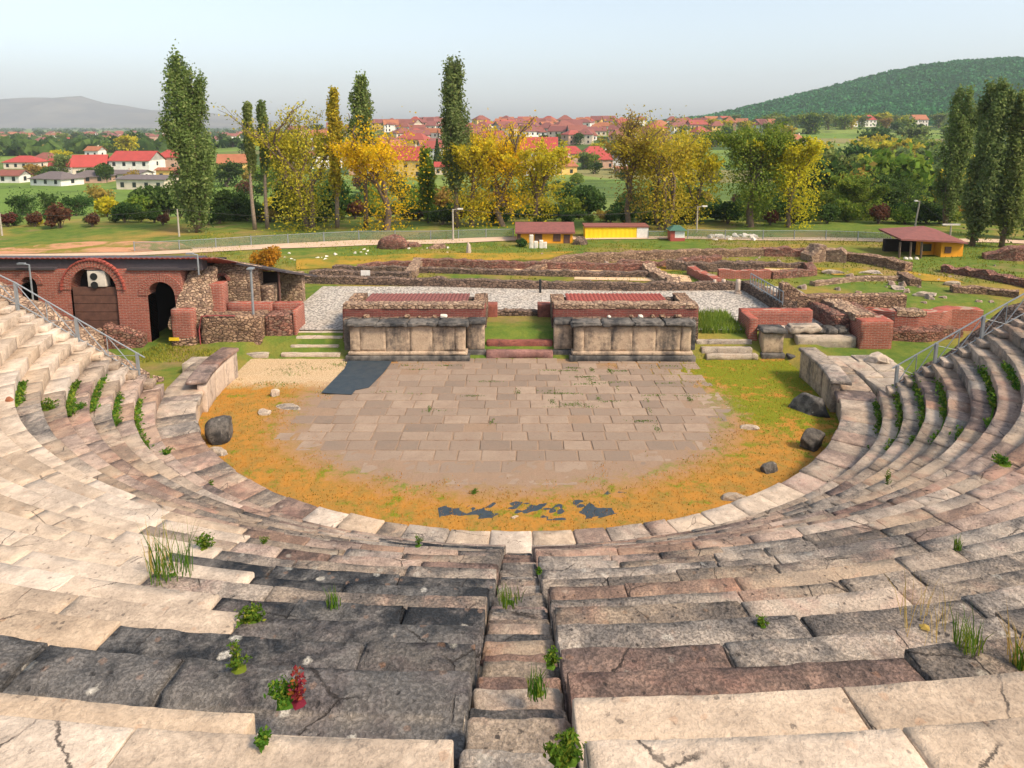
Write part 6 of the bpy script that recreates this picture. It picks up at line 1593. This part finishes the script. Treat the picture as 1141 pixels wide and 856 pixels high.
WEEDS = [
 (192, 640, 44, 60, 'grass', 'tall thin grass tuft rising from the pale seats on the left'),
 (178, 638, 26, 72, 'straw', 'dry seed stalks standing in the tall tuft on the left seats'),
 (228, 612, 24, 16, 'leaf', 'leafy weed on the pale seat right of the tall grass tuft'),
 (294, 607, 12, 10, 'leaf', 'small weed at the broken end of the pale eighth tier'),
 (280, 690, 34, 16, 'leaf', 'sprawling weed on the blackened seats left of the stairway'),
 (265, 748, 26, 40, 'leaf', 'dense weed clump at the end of the cracked pale bench'),
 (318, 785, 34, 34, 'leaf', 'broad green weed beside crimson leaves in front of the dark bench'),
 (332, 785, 26, 42, 'red', 'crimson leaved plant beside the green weed on the dark bench'),
 (292, 838, 16, 24, 'leaf', 'weed in the gap between two pale foreground benches'),
 (628, 850, 44, 26, 'leaf', 'large leafed weed at the bottom edge right of the stairway'),
 (614, 745, 18, 24, 'leaf', 'weed against the right side of the stairway steps'),
 (634, 832, 16, 20, 'leaf', 'weed in the corner of the pale bench by the stairway'),
 (598, 772, 22, 30, 'grass', 'thin grass on a lower step of the stairway'),
 (568, 672, 26, 18, 'grass', 'thin grass at the left side of the upper stairway'),
 (372, 676, 16, 22, 'grass', 'small grass tuft on the grey seats left of the stairway'),
 (466, 608, 12, 18, 'leaf', 'bright weed standing in the joint of the walkway edge'),
 (600, 640, 8, 8, 'leaf', 'tiny weed at the head of the right stairway wall'),
 (849, 696, 14, 12, 'leaf', 'small weed on the grey seats right of centre'),
 (1030, 700, 60, 60, 'straw', 'spray of dry grass on the right grey seats'),
 (1078, 725, 30, 40, 'grass', 'thin green stalks on the right grey seats'),
 (1134, 740, 26, 70, 'straw', 'dry stalks at the right edge of the photo'),
 (1136, 745, 14, 30, 'grass', 'dark green stalks at the right edge of the photo'),
 (988, 540, 12, 18, 'leaf', 'yellow green weed on the lower right tiers'),
 (1118, 517, 22, 10, 'leaf', 'weed patch on the upper right tier'),
 (1067, 612, 8, 16, 'grass', 'small sprig on the right grey tier'),
 (186, 505, 14, 8, 'leaf', 'weed on the left walkway below the lowest tier'),
 (88, 455, 16, 8, 'leaf', 'weed patch spreading on the fifth left tier'),
 (54, 455, 22, 12, 'leaf', 'yellowish weed patch on the sixth left tier'),
 (528, 550, 10, 6, 'leaf', 'tiny weed on the dry turf before the torn membrane'),
 (235, 540, 8, 7, 'leaf', 'tiny weed on the left lower tiers'),
]
for wd in WEEDS: weed(*wd)
def strip(a, b, hgt, label):
    """weeds rooted in the angle between a tread and the riser above it"""
    n = 16; C_ = []; path = []
    for i in range(n + 1):
        f = i / n; p = hit(a[0] + (b[0] - a[0]) * f, a[1] + (b[1] - a[1]) * f); r = math.hypot(p.x, p.y - YC)
        nr = min((q for q in [RW] + RR[2:] if q > r - .12), key=lambda q: abs(q - r)); s = (nr - .07) / r
        z = 1.07 if nr <= RW else max(z_ for z_, q in zip(ZZ[1:], RR[1:]) if q < nr - .01)
        path.append(Vector((p.x * s, YC + (p.y - YC) * s, z)))
    path = [path[0]] + [q for i, q in enumerate(path[1:]) if (q - path[i]).length < 1.2]
    mb = MB(); mb.tube([q + Vector((0, 0, .01)) for q in path], .035, 5)
    for q in path:
        for _ in range(30):
            h_ = abs(rg.gauss(0, hgt * .5)); C_.append((q.x + rg.gauss(0, .07), q.y + rg.gauss(0, .13), q.z + .01 + h_))
    v, f = quads(np.array(C_), .075, elong=2.0); k = len(mb.v)
    o = mobj('weed', [tuple(x) for x in mb.v] + v.tolist(), mb.f + [tuple(int(q) + k for q in x) for x in f.tolist()], M['lweed']); tag(o, label, 'weed')
for a, b, h_, lab in (((156, 448), (178, 498), .12, 'weed strip along the foot of the lowest left tier beside the walkway'), ((135, 442), (143, 472), .12, 'weed strip at the foot of the third left tier'),
    ((112, 424), (118, 456), .13, 'weed strip at the foot of the fourth left tier'), ((80, 428), (88, 462), .13, 'weed strip at the foot of the fifth left tier'), ((20, 424), (24, 450), .1, 'weed strip at the foot of the seventh left tier'),
    ((974, 452), (981, 504), .24, 'weed strip at the foot of the lowest right tier'), ((998, 438), (1003, 496), .24, 'weed strip at the foot of the second right tier'), ((1018, 424), (1028, 492), .26, 'weed strip at the foot of the third right tier'),
    ((1044, 430), (1056, 486), .26, 'weed strip at the foot of the fourth right tier'), ((1096, 412), (1112, 464), .24, 'weed strip at the foot of the sixth right tier'), ((1125, 402), (1134, 434), .2, 'weed strip at the foot of the seventh right tier')):
    strip(a, b, h_, lab)

def turfstuff(name, pts, h, wid, mat, seed=0):
    g = np.random.default_rng(seed); P_ = np.array(pts); n = len(P_)
    a = g.uniform(0, 6.28, n); hh = h * g.uniform(.5, 1.3, n); wx, wy = np.cos(a) * wid, np.sin(a) * wid
    b = g.uniform(0, 6.28, n); l = .5 * hh * g.random(n)
    v = np.stack([np.stack([P_[:, 0] - wx, P_[:, 1] - wy, P_[:, 2]], 1), np.stack([P_[:, 0] + wx, P_[:, 1] + wy, P_[:, 2]], 1), np.stack([P_[:, 0] + np.cos(b) * l, P_[:, 1] + np.sin(b) * l, P_[:, 2] + hh], 1)], 1).reshape(-1, 3)
    return stuff(mobj(name, v.tolist(), np.arange(3 * n).reshape(-1, 3).tolist(), mat))
dry, grn = [], []
while len(dry) < 9500 or len(grn) < 4200:
    x, y = rg.uniform(-15, 15), rg.uniform(19, 38)
    if math.hypot(x, min(y - YC, 0)) > 15: continue
    e = math.hypot((x + .5) / 10.0, (y - 31) / 7.3) + .3 * nz(x * .8, y * .8, 3)
    if e < 1.0 and rg.random() > .02: continue
    if x < -8.5 and y > 34.3 + nz(x, y, 1): continue
    g_ = nz(x * .45, y * .45, 11) + .5 * nz(x * 1.6, y * 1.6, 4) + (.35 if x > 7 and y > 26 else -.12)
    (grn if g_ > .12 and len(grn) < 4200 else dry).append((x, y, turf(x, y) - .01))
turfstuff('dry_grass', dry[:20000], .07, .02, M['lorchdry'], 1); turfstuff('green_grass', grn, .075, .02, M['lorchgreen'], 2)
joint = []
for i in range(46):
    x, y = rg.uniform(-7, 9), rg.uniform(28.5, 37); n = rg.randint(6, 26); horiz = rg.random() < .7
    if i < 14: x, y = rg.uniform(1, 5.5), rg.uniform(32.5, 36.2)
    for j in range(n * 3): joint.append((x + (rg.gauss(0, .35) if horiz else rg.gauss(0, .07)), y + (rg.gauss(0, .06) if horiz else rg.gauss(0, .2)), .02))
for (cx_, cy_, n_) in [(rg.uniform(-13.5, -8.5), rg.uniform(33.8, 37.4), 60) for _ in range(9)]:
    for j in range(n_): joint.append((cx_ + rg.gauss(0, .5), cy_ + rg.gauss(0, .2), .01))
lawn = []
while len(lawn) < 16000:
    x = rg.uniform(-34, 48); y = rg.uniform(51.5, 76)
    if nz(x * .15, y * .15, 2) + .3 * nz(x, y, 2) < -.12: continue
    lawn.append((x, y, gz(x, y) - .02))
turfstuff('joint_grass', joint, .06, .022, M['lweed'], 3)
turfstuff('lawn_grass', lawn, .16, .06, M['lorchgreen'], 4)
tall = [(rg.uniform(10.4, 13.2), rg.uniform(39.5, 43.4), 1.05) for _ in range(3200)]
turfstuff('tall_grass', tall, .5, .035, M['lgreen'], 5)
side = [(rg.uniform(-21, -15.8), rg.uniform(36, 39.2), .5) for _ in range(2600)] + [(rg.choice((-14.2, -10.2, 10.2, 13.6)) + rg.gauss(0, .3), rg.uniform(38.2, 39.6), .1) for _ in range(700)] + [(rg.uniform(-1.8, 1.9), 39.7 + 3.2 * rg.random(), .86) for _ in range(900)]
turfstuff('foot_grass', side, .13, .03, M['lorchgreen'], 6)
# ------------------------------------------------------------------ camera, light
cam = bpy.data.cameras.new('camera'); co = link(bpy.data.objects.new('camera', cam))
co.location = (0, 0, CAMZ); co.rotation_euler = (pi / 2 - PITCH, 0, 0)
cam.sensor_width = 36; cam.lens = FPX / 1141 * 36
cam.shift_x = -(PX0 - 570.5) / 1141; cam.shift_y = -(428 - PY0) / 1141
cam.clip_start = .1; cam.clip_end = 30000
bpy.context.scene.camera = co
ELEV, AZ = rad(46), rad(122)          # compass bearing of the sun from +Y towards +X
L = bpy.data.lights.new('sun', 'SUN'); L.energy = 2.9; L.angle = rad(12); L.color = (1, .80, .56)
lo = link(bpy.data.objects.new('sun', L))
sd = Vector((sin(AZ) * cos(ELEV), cos(AZ) * cos(ELEV), sin(ELEV)))
lo.rotation_euler = sd.to_track_quat('Z', 'Y').to_euler(); lo.location = (30, -20, 60)
w = bpy.data.worlds.new('World'); bpy.context.scene.world = w; w.use_nodes = True
nt = w.node_tree; bg = nt.nodes['Background']
sky = nt.nodes.new('ShaderNodeTexSky'); sky.sky_type = 'NISHITA'; sky.sun_disc = False
sky.sun_elevation = ELEV; sky.sun_rotation = AZ; sky.air_density = 1.0; sky.dust_density = 3.5; sky.ozone_density = 1.0; sky.altitude = 600
hs = nt.nodes.new('ShaderNodeHueSaturation'); hs.inputs['Saturation'].default_value = .6; hs.inputs['Hue'].default_value = .485
nt.links.new(sky.outputs[0], hs.inputs['Color']); nt.links.new(hs.outputs[0], bg.inputs[0])
bg.inputs[1].default_value = .135
# hazy air
m = MB(); m.box(-6350, 6350, -130, 6850, -12, 420)
hz = NT('hazy_air'); vol = hz.n('ShaderNodeVolumePrincipled'); vol.inputs['Density'].default_value =   .00014
vol.inputs['Color'].default_value = (.80, .90, 1, 1); hz.l(vol.outputs[0], hz.out.inputs['Volume'])
stuff(m.build('haze', hz.mat))
sc = bpy.context.scene
sc.view_settings.view_transform = 'Standard'; sc.view_settings.look = 'None'; sc.view_settings.exposure = .84; sc.view_settings.gamma = 1
sc.cycles.use_denoising = True
sc.cycles.max_bounces = 6; sc.cycles.transparent_max_bounces = 12; sc.cycles.volume_bounces = 0
